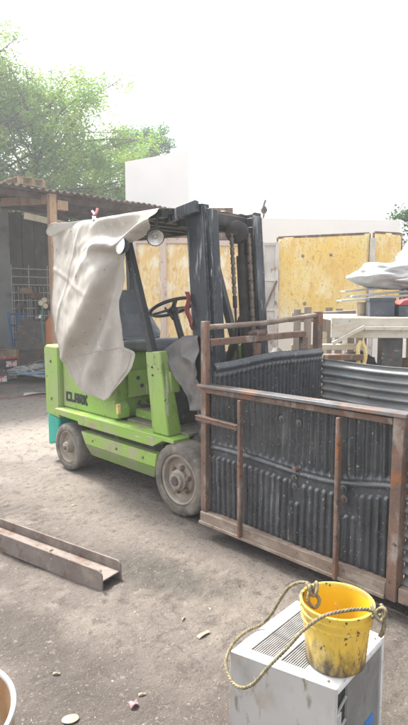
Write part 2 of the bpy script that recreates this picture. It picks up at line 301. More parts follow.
# ------------------------------------------------------------------ ground
def gz(x, y):
    k = sm(11, 7, y) * sm(6, 4, abs(x))
    if k <= 0: return 0.0
    h = .011 * fbm(x * 1.3, y * 1.3, 1.7, 4) + .007 * fbm(x * 6, y * 6, 4.2, 4) + .0035 * fbm(x * 17, y * 17, 2.2, 3)
    d = math.hypot((x + .1) / .5, (y - 2.95) / .32)          # broken, scraped area in front of the wheel
    h += .028 * sm(1.5, .4, d) * (abs(fbm(x * 8, y * 8, 8.1, 3)) - .15)
    for k_ in (0, 1):      # two shallow tyre tracks curving away from the forklift
        e_ = (x + .55 - .55 * k_) * .72 + (y - 3.2) * .69 - .10 * math.sin(y * 1.1); h -= .010 * sm(.11, .05, abs(e_)) * sm(1.2, 1.8, y) * (.7 + .3 * math.sin((x - y) * 55))
    return k * (h - .004)
def axis(a, b, step, far):
    v = list(np.arange(a, b + 1e-6, step)); s = step; x = a; lo = []
    while x > -far: s *= 1.35; x -= s; lo.append(max(x, -far))
    s = step; x = v[-1]; hi = []
    while x < far: s *= 1.35; x += s; hi.append(min(x, far))
    return lo[::-1] + v + hi
gx = axis(-2.6, 1.6, .02, 110); gy = axis(.8, 6.0, .02, 110)
vs = [(x, y, gz(x, y)) for y in gy for x in gx]; nu = len(gx)
gm = MB(); gm.v = [Vector(v) for v in vs]; gm.f = [(j * nu + i, j * nu + i + 1, (j + 1) * nu + i + 1, (j + 1) * nu + i) for j in range(len(gy) - 1) for i in range(nu - 1)]
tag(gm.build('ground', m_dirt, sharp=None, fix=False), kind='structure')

# ------------------------------------------------------------------ open shed on the left
SH = Vector((-4.2, 8.1, 0)); SA = math.atan2(.686, .73)
shed = empty('open_shed', SH, SA)
tag(shed, 'dark open-fronted shed with rusty corrugated roof behind the green forklift', 'shed')
def roofz(x, y): return 3.40 + .095 * y
def roof_fn(u, v):
    x = -2.5 + u * 8.4; y = -.15 + v * 5.6
    return (x, y, roofz(x, y) + .022 * math.sin(x * 2 * math.pi / .13) + .03 * fbm(x * .8, y * .8, 3) - .03 * sm(3.6, 5.2, x))
MB().grid(roof_fn, 620, 8).build('roof', m_roof, shed, solid=.004, sharp=None)
b_ = MB()
for y in (.35, 2.0, 3.6): b_.box(-2.4, 5.7, y - .04, y + .04, roofz(0, y) - .13, roofz(0, y) - .035)
b_.build('purlins', m_roof, shed)
b_ = MB()
b_.bar((2.22, .16, 3.28), (2.22, 5.0, 3.77), .09, .15).build('rafter', m_post, shed, bevel=.006)
MB().box(2.16, 2.29, -.02, .09, 0, 3.36).build('post', m_post, shed, bevel=.008)
MB().box(2.295, 2.50, -.035, .085, 3.10, 3.26).build('corbel', m_post, shed, bevel=.006)
MB().bar((1.95, .5, 3.02), (3.3, .9, 2.96), .05, .11).build('loose_board', m_cream, shed, bevel=.004)
def wall_fn(u, v): return (-2.4 + u * 6.2, 5.0, v * 3.68)
MB().box(-2.6, 3.66, 4.98, 5.1, 0, 3.80).build('plaster_wall', m_greywall, shed)
b_ = MB()
for i in range(24): b_.box(3.67 + i * .17, 3.67 + i * .17 + .165, 5.0 + .012 * (i % 2), 5.05 + .012 * (i % 2), 0, 3.76 + .04 * math.sin(i * 1.7))
b_.build('board_wall', m_shedwall, shed, bevel=.004)
MB().box(7.8, 7.9, 0.4, 5.0, 0, 3.4).build('end_wall', m_shedwall, shed)
def shp(x, y, z=0):
    c, s = math.cos(SA), math.sin(SA); return Vector((SH.x + c * x - s * y, SH.y + s * x + c * y, z))
# pallet lying on the roof edge
pal = empty('wooden_pallet', shp(1.95, .42, roofz(1.95, .42) + .035), SA + .1); pal.scale = (.62, .62, .72)
tag(pal, 'small pale wooden pallet lying on the edge of the shed roof', 'pallet')
for i in range(5): MB().box(-.42, .42, -.4 + i * .17, -.4 + i * .17 + .12, .16, .18).build('top_board', m_wood, pal, bevel=.003)
for x in (-.36, 0, .33):
    MB().box(x - .05, x + .05, -.4, -.27, .02, .158).build('block', m_wood, pal, bevel=.004)
    MB().box(x - .05, x + .05, .3, .42, .02, .158).build('block', m_wood, pal, bevel=.004)
for y in (-.4, .3): MB().box(-.42, .42, y, y + .11, 0, .019).build('bottom_board', m_wood, pal, bevel=.003)

# clutter in the shed (each thing stands on the dirt floor)
rack = empty('wire_rack', shp(4.02, 4.72, 0), SA)
tag(rack, 'tall grey wire rack hung with scrap against the shed wall', 'wire rack')
b_ = MB()
for x in (-.46, .0, .52): b_.tube([(x, 0, 0), (x, 0, 2.45)], .016, 6)
b_.build('uprights', m_wire, rack)
b_ = MB()
for i in range(11): b_.tube([(-.5, -.02, .35 + i * .2), (.56, -.02, .35 + i * .2)], .016, 6)
for i in range(9): b_.tube([(-.42 + i * .115, -.03, .3), (-.42 + i * .115, -.03, 1.9)], .010, 5)
b_.build('wire_grid', m_wire, rack)
def lump(name, mt, label, cat, loc, sx, sy, sz, seed, parent=None, group=None, n=26, rough=.25):
    def fn(u, v):
        th = u * 2 * math.pi; ph = v * math.pi
        d = Vector((math.cos(th) * math.sin(ph), math.sin(th) * math.sin(ph), math.cos(ph)))
        k = 1 + rough * fbm(d.x * 1.7 + seed, d.y * 1.7, d.z * 1.7, 4)
        return (d.x * sx * k, d.y * sy * k, max(0, d.z * sz * k + sz * .55))
    o = MB().grid(fn, n, n // 2 + 4).build(name, mt, parent, sharp=60)
    o.location = loc
    if label: tag(o, label, cat, group)
    return o
for i, (x, z, mt, w_) in enumerate([(-.15, 1.72, m_wood, .2), (.1, 1.6, m_rust, .22), (.35, 1.3, m_dark, .16), (-.3, 1.35, m_rust, .12), (.2, 1.05, m_chrome, .12)]):
    o = lump('scrap_part', mt, None, None, (x, -.12, z), w_, .07, .1, i * 3.1, rack)
ht = empty('hand_truck', shp(3.40, 3.9, 0), SA - .1)
tag(ht, 'blue steel hand truck leaning in front of the wire rack', 'hand truck')
b_ = MB()
for x in (-.2, .2): b_.tube([(x, 0, .12), (x, .14, .6), (x, .32, 1.25)], .028, 8)
for z, y in ((.25, .06), (.6, .14), (.95, .22), (1.22, .31)): b_.tube([(-.2, y, z), (.2, y, z)], .022, 8)
b_.bar((0, .06, .25), (0, .31, 1.22), .08, .02)
b_.build('frame', m_bluep, ht)
MB().box(-.22, .22, -.25, .02, .02, .04).build('toe_plate', m_bluep, ht)
for x in (-.27, .27): MB().lathe((x, .1, .12), (1, 0, 0), [(.02, -.03), (.1, -.035), (.12, -.02), (.12, .02), (.1, .035), (.02, .03)], 20).build('wheel', m_black, ht)
o = MB().bar((0, 0, .04), (.3, .5, 1.05), .95, .012, (0, 1, 0)).build('leaning_sheet', m_steelgrey)
o.location = shp(3.50, 3.5, 0); o.rotation_euler = (0, 0, SA)
tag(o, 'grey sheet metal offcut leaning beside the orange gas cylinder', 'metal sheet')
o = MB().box(-.55, .55, -.2, .2, 0, .42).build('concrete_trough', m_steelgrey, bevel=.02); o.location = shp(3.1, 3.0, 0); o.rotation_euler = (0, 0, SA)
tag(o, 'grey block trough on the shed floor below the blue hand truck', 'trough')
for i, (x, y, s_, hh, rz, lb) in enumerate([(2.38, 2.6, .36, .52, .1, 'tan cardboard box at the left picture edge in the shed'), (2.68, 2.95, .3, .48, -.25, 'darker brown cardboard box beside the batteries in the shed')]):
    bx = MB().box(-s_ / 2, s_ / 2, -s_ / 2, s_ / 2, 0, hh).build('cardboard_box', m_card if i else m_wood, bevel=.006); bx.location = shp(x, y, 0); bx.rotation_euler = (0, 0, SA + rz)
    fl = MB().bar((-s_ / 2, -s_ / 2, hh), (-s_ / 2 - .1, -s_ / 2 - .12, hh + .03), .3, .006).build('flap', m_card, bx)
    tag(bx, lb, 'cardboard box', 'cardboard boxes in the shed')
m_batw = mat('battery_label', (.62, .60, .58), (.5, .48, .47), 20, .5, layers=[((.5, .05, .06), 16, .55, .6)])
bats = [(1.70, 1.3, .0, m_crate, 0, 'dark blue car battery at the left end of the battery row'), (2.03, 1.6, .0, m_black, .1, 'black car battery with a red and white label below the boxes'), (2.34, 1.9, .0, m_black, -.1, 'black car battery at the cable end of the battery row'), (2.04, 1.6, .235, m_red, .15, 'dusty car battery with a red lid lying on another battery')]
for x, y, z, mt, rz, lb in bats:
    bt = empty('car_battery', shp(x, y, z), SA + rz); tag(bt, lb, 'battery', 'car batteries on the shed floor')
    MB().box(-.15, .15, -.09, .09, 0, .19).build('case', m_black if mt is m_red else mt, bt, bevel=.006)
    MB().box(-.152, .152, -.092, .092, .192, .225).build('lid', mt if mt is m_red else m_steelgrey, bt, bevel=.006)
    MB().box(-.12, .12, -.096, -.0925, .04, .15).build('sticker', m_batw, bt)
    for sx in (-.1, .1): MB().lathe((sx, -.03, .225), (0, 0, 1), [(.012, 0), (.011, .018), (0, .018)], 10).build('terminal', m_chrome, bt)
gc = empty('gas_cylinder', shp(2.86, 1.4, 0), SA)
tag(gc, 'orange gas cylinder with brass valve standing behind the green counterweight', 'gas cylinder')
MB().lathe((0, 0, 0), (0, 0, 1), [(0, 0), (.1, 0), (.11, .02), (.11, 1.05), (.09, 1.15), (.045, 1.2), (.04, 1.24), (0, 1.24)], 28).build('body', m_orange, gc)
MB().lathe((0, 0, 1.24), (0, 0, 1), [(.02, 0), (.025, .06), (.018, .08), (.03, .1), (0, .11)], 12).build('valve', m_chip, gc)
tr = empty('torch_trolley', shp(2.80, 1.62, 0), SA)
tag(tr, 'green hose stand with three pale gauge heads beside the orange cylinder', 'hose stand')
MB().tube(smooth_path([(0, 0, 0), (.02, 0, .5), (-.02, 0, 1.0), (.0, 0, 1.5)]), .016, 8).build('hose', m_hose, tr)
MB().lathe((0, 0, 0), (0, 0, 1), [(0, 0), (.12, 0), (.12, .02), (0, .03)], 16).build('base', m_dark, tr)
for x, z in ((-.05, 1.5), (.045, 1.44), (.03, 1.56)): MB().lathe((x, -.03, z), (0, -1, 0), [(0, -.03), (.05, -.03), (.055, 0), (.05, .02), (0, .025)], 18).build('gauge', m_cream, tr)
random.seed(11)
for k, (mt, lb) in enumerate([(m_cable, 'grey heap of tangled cables behind the green forklift'), (m_bluedust, 'blue hose tangled over the grey cable heap'), (m_rust, 'rusty brown cable loops spilling from the cable heap')]):
    b_ = MB()
    for c in range(5 if k == 0 else 2):
        pts = []; ph = random.uniform(0, 6); r0 = random.uniform(.18, .42)
        for i in range(26):
            an = ph + i * .62; rr = r0 * (1 + .35 * math.sin(i * 1.3 + c)); pts.append((rr * math.cos(an) * 1.25, rr * math.sin(an) * .8, .05 + .26 * max(0, 1 - rr / .5) + .06 * random.random() + .02 * c + .05 * k))
        b_.tube(smooth_path(pts, 4), .016 + .006 * (c % 2), 6)
    o = b_.build('cable_heap', mt); o.location = shp(2.40 + .1 * k, 1.15 - .08 * k, 0); tag(o, lb, 'cables', 'cable heaps by the shed')
random.seed(5)
def litter_strip(name, mt, x, y, z, l, wd, rz, label, cat, group=None, curl=.01):
    def fn(u, v): return ((u - .5) * l, (v - .5) * wd * (1 - .5 * abs(u - .5)) + .1 * l * math.sin(u * 2.2), .004 + curl * abs(math.sin(u * 3.1 + v)) + .002 * fbm(u * 5, v * 5, l * 90))
    o = MB().grid(fn, 14, 6).build(name, mt, solid=.002, sharp=None); o.location = (x, y, z); o.rotation_euler = (0, 0, rz); return tag(o, label, cat, group)
litter_strip('white_rag', m_sack, -2.75, 9.0, 0, .45, .16, .3, 'white rag lying on the dirt left of the forklift', 'rag', curl=.03)
litter_strip('red_rag', m_redcloth, -2.55, 9.9, 0, .35, .12, -.2, 'small red rag on the dirt near the cable heap', 'rag', curl=.03)
o = MB().tube(smooth_path([(0, 0, .012), (.5, .3, .012), (.9, .3, .012), (1.4, .75, .012), (1.7, 1.3, .015)]), .006, 6).build('red_cable', m_redcloth); o.location = (-3.3, 8.5, 0)
tag(o, 'thin red cable snaking over the dirt towards the shed', 'cable')

# ------------------------------------------------------------------ buildings and fences behind
wb = empty('white_building', (-2.22, 16, 0), -.02)
tag(wb, 'tall blank white building with a sloping top behind the forklift', 'building')
MB().prism([(0, 0), (1.78, 0), (1.78, 5.72), (0, 5.42)], lambda u, v, h: (u, h, v), 0, 6).build('wall', m_white, wb)
MB().box(.6, 1.3, -.03, .0, 0, 2.1).build('door', m_paleframe, wb)
lw = MB().prism([(0, 0), (4.2, 0), (4.2, 3.34), (0, 3.40)], lambda u, v, h: (u, h, v), 0, .2).build('boundary_wall', m_white); lw.location = (.2, 12.6, 0)
tag(lw, 'long whitewashed boundary wall behind the yellow steel panels', 'wall')
bl = empty('wall_lamp', (1.33, 12.7, 3.37), 0); tag(bl, 'small broken lamp on a bent stalk on top of the white wall', 'lamp')
MB().tube(smooth_path([(0, 0, 0), (.02, 0, .12), (.0, -.02, .25), (.05, -.04, .42)]), .025, 8).build('stalk', m_rust, bl)
MB().lathe((.02, -.02, .2), (0, -.4, 1), [(0, -.09), (.05, -.07), (.08, 0), (.04, .08), (0, .1)], 14).build('shade', m_dark, bl)
def yellow_panel(x0, y0, x1, y1, zt0, zt1, label, ribs):
    d = Vector((x1 - x0, y1 - y0, 0)); ln = d.length; an = math.atan2(d.y, d.x)
    p = empty('steel_fence', (x0, y0, 0), an); tag(p, label, 'steel fence', 'yellow steel fence sheets along the yard')
    def fn(u, v): return (u * ln, .012 * fbm(u * 3 + x0, v * 3, 1) , 1.22 + v * (lerp(zt0, zt1, u) - 1.22))
    MB().grid(fn, 30, 30).build('sheet', m_yel, p, solid=.006, sharp=None)
    f = MB(); f.bar((0, .02, zt0), (ln, .02, zt1), .05, .04); f.box(-.025, .02, 0, .05, 0, zt0); f.box(ln - .02, ln + .025, 0, .05, 0, zt1); f.bar((.02, .02, 1.21), (ln - .02, .02, 1.21), .05, .05)
    f.build('edge_frame', m_rust, p)
    for (u, z) in ribs: MB().lathe((u * ln, -.005, z), (0, -1, 0), [(.030, 0), (.026, .014), (.012, .022), (0, .022)], 10).build('lug', m_rustdust, p)
yellow_panel(1.25, 9.42, 2.80, 9.5, 2.60, 2.68, 'large rust-spotted yellow steel panel, the wider one beside the mast', [(.27, 2.3), (.58, 2.32), (.3, 1.5), (.68, 1.55)])
yellow_panel(2.90, 9.52, 3.36, 9.55, 2.70, 2.68, 'narrow yellow steel panel at the far end of the yellow fence', [])
o = MB().box(-.04, .04, -.03, .05, 0, 2.6).build('fence_post', m_paleframe, bevel=.004); o.location = (2.85, 9.47, 0); tag(o, 'white painted post between the two yellow steel panels', 'post')
# white steel frame left of the panels
wf = empty('lattice_post', (.98, 9.35, 0), 0); tag(wf, 'chipped white steel lattice post with a diagonal brace beside the mast', 'post')
b_ = MB()
for x in (0, .24): b_.box(x - .03, x + .03, -.03, .03, 0, 2.52)
for z in (2.49, 1.9, 1.4, .9): b_.box(-.03, .27, -.028, .028, z - .025, z + .025)
b_.build('frame', m_paleframe, wf, bevel=.004)
MB().bar((0, -.035, 1.3), (.24, -.035, 1.88), .025, .03).build('brace', m_rust, wf)
MB().box(.03, .21, .0, .012, .1, 2.46).build('infill', m_paleframe, wf)
# boarded fence behind the cab
for i, (x, wd, zt, lb) in enumerate([(-2.35, 1.14, 2.62, 'boarded fence bay hidden mostly behind the canvas cover'), (-1.2, .5, 2.62, 'narrow boarded fence bay seen left of the steering wheel'), (-.69, .62, 2.62, 'boarded fence bay seen behind the steering wheel'), (-.06, 1.02, 2.58, 'boarded fence bay seen between the two mast uprights')]):
    fb = empty('boarded_bay', (x, 9.6, 0), 0); tag(fb, lb, 'fence bay', 'yellow boarded fence bays')
    MB().box(.03, wd - .03, .0, .02, .05, zt - .04).build('board', m_osb, fb)
    f = MB(); f.box(-.02, .045, -.05, .03, 0, zt); f.box(wd - .045, wd - .002, -.05, .03, 0, zt); f.box(.046, wd - .046, -.045, .03, zt - .10, zt - .01); f.box(.046, wd - .046, -.04, -.002, 1.35, 1.41); f.box(.046, wd - .046, -.04, -.002, .3, .38)
    f.build('frame', m_palewood, fb, bevel=.004)
bc = MB().box(0, .95, 0, .5, 0, .34).build('packing_case', m_post, bevel=.01); bc.location = (-.95, 9.62, 2.625); tag(bc, 'reddish-brown wooden case on top of the boarded fence behind the lamp', 'wooden case')
o = MB().box(0, .5, 0, .4, 0, .55).build('brick_chimney', m_rust, bevel=.01); o.location = (.0, 9.7, 2.59); tag(o, 'brown box on the boarded fence between the mast uprights', 'box')

# ------------------------------------------------------------------ trees
def leaf_crown(clumps, n, size, seed):
    rng = np.random.default_rng(seed); V = []; Fs = []
    for (cx, cy, cz, r) in clumps:
        k = int(n * (r / .6) ** 2)
        for _ in range(k):
            d = rng.normal(size=3); d /= np.linalg.norm(d); rr = r * rng.random() ** .45
            p = Vector((cx + d[0] * rr * 1.15, cy + d[1] * rr * 1.15, cz + d[2] * rr * .75))
            a = Vector(rng.normal(size=3)).normalized(); a.z *= .5; a.normalize(); b = a.cross(Vector(rng.normal(size=3))).normalized()
            l = size * rng.uniform(.6, 1.35); w_ = l * .42; i = len(V)
            V += [p - a * l, p + b * w_, p + a * l, p - b * w_]; Fs.append((i, i + 1, i + 2, i + 3))
    return V, Fs
def tree(loc, label, h, spread, seed, n_limb, mleaf, leaf, dens, group, low=.30, fat=1.0):
    rng = random.Random(seed); t = empty('tree', loc, 0); tag(t, label, 'tree', group)
    tk = MB(); pts = smooth_path([(0, 0, 0), (rng.uniform(-.1, .1), 0, h * .2), (rng.uniform(-.3, .3), rng.uniform(-.2, .2), h * .45), (rng.uniform(-.4, .4), rng.uniform(-.3, .3), h * .72), (rng.uniform(-.3, .3), 0, h * .95)], 6)
    r0 = h * .02; tk.tube(pts, [r0 * (1 - .85 * i / (len(pts) - 1)) for i in range(len(pts))], 10); tk.build('trunk', m_bark, t, sharp=None)
    lb = MB(); cl = []
    for i in range(n_limb):
        f = low + (1 - low) * (i + rng.random()) / n_limb * .95; base = pts[min(len(pts) - 1, int(f * (len(pts) - 1)))]
        an = i * 2.4 + rng.uniform(-.5, .5); prof = (1 - ((f - low - .15) / (1 - low)) ** 2 * 1.1); ln = spread * max(.22, prof) * rng.uniform(.65, 1.1)
        tip = base + Vector((math.cos(an) * ln, math.sin(an) * ln, ln * rng.uniform(.15, .6)))
        mid = base.lerp(tip, .5) + Vector((rng.uniform(-.2, .2), rng.uniform(-.2, .2), .12 * ln))
        pp = smooth_path([base, mid, tip], 5); rr = r0 * (1 - .8 * f) * .5; lb.tube(pp, [max(.012, rr * (1 - .8 * k / (len(pp) - 1))) for k in range(len(pp))], 6)
        for k in range(5):
            q = base.lerp(tip, .35 + .16 * k) + Vector((rng.gauss(0, .22), rng.gauss(0, .22), rng.gauss(0, .2))) * spread * .3
            cl.append((q.x, q.y, q.z, rng.uniform(.22, .55) * spread / 3.4 * fat))
            lb.tube([mid.lerp(tip, k / 5), q], [.014, .006], 4, cap=False)
    lb.build('limbs', m_bark, t, sharp=None)
    V, Fs = leaf_crown(cl, dens, leaf, seed); c = MB(); c.v = V; c.f = Fs; c.build('crown', mleaf, t, sharp=None, fix=False)
    return t
tree((-5.9, 19.5, 0), 'large airy pale green tree rising above the shed roof', 9.3, 4.2, 3, 76, m_leaf, .052, 330, 'trees beyond the yard')
tree((-7.7, 19.0, 0), 'pale green tree at the left picture edge with a taller crown', 10.9, 3.1, 8, 70, m_leaf, .052, 330, 'trees beyond the yard')
tree((-4.3, 22.5, 0), 'lower pale green tree filling the gap beside the white building', 7.8, 3.1, 21, 60, m_leaf, .052, 330, 'trees beyond the yard')
tree((-2.75, 27, 0), 'small darker green tree peeking over the white building', 9.8, 1.5, 31, 44, m_leafm, .075, 300, 'trees beyond the yard', low=.6, fat=2.3)
tree((5.05, 13.5, 0), 'dark green shrub tree at the right picture edge', 3.9, 1.3, 41, 26, m_leafd, .05, 330, 'trees beyond the yard', fat=1.8)

# ------------------------------------------------------------------ bench and scrap on the right
wbch = empty('metal_bench', (1.36, 5.85, 0), -.05)
tag(wbch, 'dirty white sheet-metal bench loaded with sacks behind the scrap bin', 'bench')
MB().box(0, 2.4, .02, 1.3, 1.34, 1.38).build('top', m_bench, wbch, bevel=.006)
MB().box(-.01, 2.41, -.012, .018, 1.16, 1.375).build('front_skirt', m_bench, wbch, bevel=.006)
MB().bar((.0, -.045, 1.10), (.33, -.045, 1.28), .04, .03, (0, 1, 0)).bar((.33, -.045, 1.265), (2.4, -.045, 1.265), .04, .03, (0, 1, 0)).build('lip', m_bench, wbch, bevel=.003)
for x, y in ((.1, 1.15), (2.3, .12), (2.3, 1.15)): MB().box(x - .04, x + .04, y - .04, y + .04, 0, 1.155).build('leg', m_bench, wbch)
MB().box(.56, .78, .1, .3, 0, 1.155).build('leg', m_steelgrey, wbch, bevel=.01)
MB().box(.0, 2.3, .15, 1.2, .55, .60).build('shelf', m_greywood, wbch)
def bpt(x, y, z): return Vector((1.36 + x * .9988 + y * .05, 5.85 - x * .05 + y * .9988, z))
cr = empty('plastic_crate', bpt(.56, .25, 1.383), -.1); tag(cr, 'dark blue-black plastic crate on the white bench', 'crate')
b_ = MB(); b_.box(-.13, .13, -.12, -.105, 0, .2); b_.box(-.13, .13, .105, .12, 0, .2); b_.box(-.13, -.115, -.104, .104, 0, .2); b_.box(.115, .13, -.104, .104, 0, .2); b_.box(-.114, .114, -.104, .104, 0, .012)
b_.build('body', m_crate, cr, bevel=.004)
b_ = MB(); b_.box(-.14, .14, -.13, -.1215, .17, .2).box(-.14, -.1315, -.12, .12, .17, .2).box(.1315, .14, -.12, .12, .17, .2); b_.build('rim', m_crate, cr)
tb = empty('tool_box', bpt(.86, .22, 1.383), .05); tag(tb, 'black tool box with a red lid beside the dark crate', 'tool box')
MB().box(-.14, .14, -.09, .09, 0, .12).build('body', m_crate, tb, bevel=.008)
MB().prism([(-.15, 0), (.15, 0), (.13, .07), (.04, .08), (-.1, .05)], lambda u, v, h: (u, h, .123 + v), -.1, .1).build('lid', m_red, tb, bevel=.008)
tb2 = MB().prism([(-.16, 0), (.16, 0), (.16, .16), (-.16, .17)], lambda u, v, h: (u, h, v), -.1, .1).build('steel_bin', m_crate, bevel=.01); tb2.location = bpt(1.2, .25, 1.383); tag(tb2, 'dark steel bin at the right picture edge on the bench', 'bin')
for i, (x0, z0, x1, z1, y, w_, lb) in enumerate([(.16, 1.55, 1.5, 1.66, .5, .3, 'lowest long grey board under the white sacks'), (.3, 1.60, 1.6, 1.72, .62, .34, 'middle grey board pushed back under the white sacks'), (.25, 1.66, 1.55, 1.78, .75, .3, 'upper grey board touching the white sacks')]):
    o = MB().bar(bpt(x0, y, z0), bpt(x1, y, z1), w_, .022).build('grey_board', m_greypl, bevel=.003); tag(o, lb, 'board', 'grey boards under the sacks')
b_ = MB().box(.4, 1.5, .55, 1.0, 1.384, 1.53); o = MB().box(0, 1.1, 0, .35, 0, .15).build('timber_block', m_greywood, bevel=.01); o.location = bpt(.45, .5, 1.383); tag(o, 'long grey timber block under the boards on the bench', 'timber')
def sack(loc, sx, sy, sz, seed, label):
    def fn(u, v):
        th = u * 2 * math.pi; ph = v * math.pi; d = Vector((math.cos(th) * math.sin(ph), math.sin(th) * math.sin(ph), math.cos(ph)))
        k = 1 + .24 * fbm(d.x * 1.5 + seed, d.y * 1.5, d.z * 1.5, 2) + .05 * (1 - abs(fbm(d.x * 2.2 + seed, d.y * 2.2, d.z * 3 + 5, 2)) * 2.2) - .05 * abs(math.sin(d.x * 5 + d.z * 4 + seed))
        return (d.x * sx * k, d.y * sy * k, max(-.02, d.z * sz * k + sz * .8))
    o = MB().grid(fn, 70, 44).build('plastic_sack', m_sack, sharp=None); o.location = loc; tag(o, label, 'sack', 'white plastic sacks on the bench')
sack(bpt(.82, .72, 1.70), .48, .3, .17, 2.0, 'low crumpled white plastic sack at the left of the sack pile')
sack(bpt(1.36, .85, 1.74), .52, .34, .30, 9.0, 'taller white plastic sack at the right picture edge')
sack(bpt(1.15, .6, 1.70), .42, .22, .13, 15.0, 'flat greyish plastic sack in front of the sack pile')
# under and beside the bench
for (x, y, sx, sy, sz, mt, lb) in ((.35, .55, .32, .25, .22, m_dark, 'dark oily scrap lump on the shelf under the left half of the bench'), (1.05, .5, .34, .25, .20, m_rust, 'rusty brown scrap lump on the shelf behind the grey bench leg'), (1.75, .55, .4, .25, .24, m_greywood, 'grey-brown scrap lump on the shelf at the right picture edge')):
    lump('scrap_lump', mt, lb, 'scrap', bpt(x, y, .602), sx, sy, sz, x * 9, group='scrap on the bench shelf')
pl = empty('wooden_pallet', (1.35, 8.3, 0), .05); tag(pl, 'grey weathered pallet standing on edge below the yellow panel', 'pallet')
for i in range(7): MB().box(i * .16, i * .16 + .11, 0, .02, .1, 1.42 + .05 * math.sin(i * 2.3)).build('slat', m_greywood, pl, bevel=.003)
for z in (.3, .8, 1.28): MB().box(-.02, 1.1, .022, .1, z, z + .09).build('rail', m_greywood, pl, bevel=.004)
o = MB().bar((0, 0, 0), (.55, .0, .03), .10, .07).build('timber_beam', m_greywood, bevel=.012); o.location = (1.55, 7.6, 1.36); tag(o, 'short dark timber under the lower edge of the wide yellow sheet', 'timber')
for x, lb in ((1.62, 'left grey stub post under the short dark timber'), (2.02, 'right grey stub post under the short dark timber')):
    o = MB().box(-.05, .05, -.05, .05, 0, 1.325).build('stub_post', m_greywood, bevel=.01); o.location = (x, 7.6, 0); tag(o, lb, 'post', 'stub posts under the timber')
for i, (x, y, z, l, rz, mt, lb) in enumerate([(1.25, 5.95, 1.02, .5, .1, m_cream, 'cream painted board under the left end of the bench'), (1.25, 5.75, .93, .42, -.05, m_rust, 'orange rusty bar under the left end of the bench'), (1.9, 6.15, .605, .7, .0, m_rust, 'rusty orange bar on the shelf under the bench')]):
    o = MB().box(0, l, 0, .12, 0, .06).build('scrap_bar', mt, bevel=.006); o.location = (x, y, z); o.rotation_euler = (0, 0, rz); tag(o, lb, 'bar', 'scrap bars under the bench')
o = MB().tube(smooth_path([(0, 0, .1), (-.03, 0, .02), (-.02, -.01, -.14), (.03, 0, -.16), (.05, 0, -.02), (.01, 0, .1)]), .022, 8).build('rope_hank', m_yel); o.location = (1.66, 5.8, 1.03); tag(o, 'faded yellow rope hank hanging under the bench', 'rope')
sc = MB().box(0, .5, 0, .4, 0, .9).build('scrap_engine', m_cream, bevel=.03); sc.location = (1.2, 6.2, 0); tag(sc, 'cream painted cabinet standing under the end of the bench', 'cabinet')
for i, (x, y, sx, sz, mt, lb) in enumerate([(.55, 6.6, .4, .95, m_greypl, 'grey scrap heap seen under the rails of the bin'), (1.0, 7.3, .35, .9, m_rubber, 'dark grey scrap bundle behind the bin rails')]):
    lump('scrap_heap', mt, lb, 'scrap heap', (x, y, 0), sx, .35, sz / 1.5, 20 + i * 5, group='scrap heaps behind the bin')

# ------------------------------------------------------------------ forklift (x = forward, y = away from the camera side, z = up)
FO = Vector((-.174, 3.828, 0)); FA = math.atan2(-.714, .70)
fk = empty('forklift', FO, FA)
tag(fk, 'lime green forklift with black mast and canvas over its roof guard', 'forklift')
def fw(a, b, z):
    c, s = math.cos(FA), math.sin(FA); return Vector((FO.x + c * a - s * b, FO.y + s * a + c * b, z))
side = lambda u, v, h: (u, h, v)
# rear counterweight and hood
MB().prism([(-2.02, .46), (-1.766, .44), (-1.766, 1.13), (-2.0, 1.135), (-2.03, 1.09)], side, .055, 1.0).build('counterweight', m_green, fk, bevel=.02, segs=3)
MB().prism([(-2.02, .14), (-1.82, .2), (-1.80, .435), (-2.025, .455)], side, .07, .98).build('rear_bumper', m_teal, fk, bevel=.02, segs=3)
MB().prism([(-1.76, .556), (-.92, .556), (-.90, .60), (-.92, 1.12), (-1.76, 1.125)], side, .1, .96).build('hood', m_green, fk, bevel=.012)
MB().prism([(-.93, .575), (-.845, .575), (-.845, .66), (-.90, .72), (-.93, .72)], side, .075, .2).build('latch_box', m_green, fk, bevel=.01)
MB().box(-.865, -.842, .072, .10, .62, .70).build('warning_tag', m_yel, fk)
sp = MB().prism([(-.875, .74), (-.862, .74), (-.862, .97), (-.875, .97)], side, .2, .95).build('seat_deck_plate', m_green, fk, bevel=.003)
for y, z in ((.3, .90), (.43, .90), (.34, .83), (.50, .84), (.62, .89)): MB().lathe((-.861, y, z), (1, 0, 0), [(.018, 0), (.018, .003), (0, .003)], 12).build('bolt_hole', m_slot, sp)
MB().box(-1.768, -1.7665, .053, .0545, .46, 1.12).build('panel_seam', m_slot, fk)
for z in (.62, .98): MB().lathe((-1.90, .054, z), (0, -1, 0), [(.016, 0), (.016, .006), (.009, .010), (0, .010)], 6).build('cover_bolt', m_nut, fk)
for a in (-1.15, -.80, -.45): MB().lathe((a, .02, .345), (0, -1, 0), [(.012, -.004), (.012, .005), (.007, .009), (0, .009)], 6).build('skirt_bolt', m_nut, fk)
MB().tube(smooth_path([(-1.02, .095, .80), (-1.02, .065, .80), (-1.02, .065, .90), (-1.02, .095, .90)], 4), .007, 8).build('hood_handle', m_guard, fk)
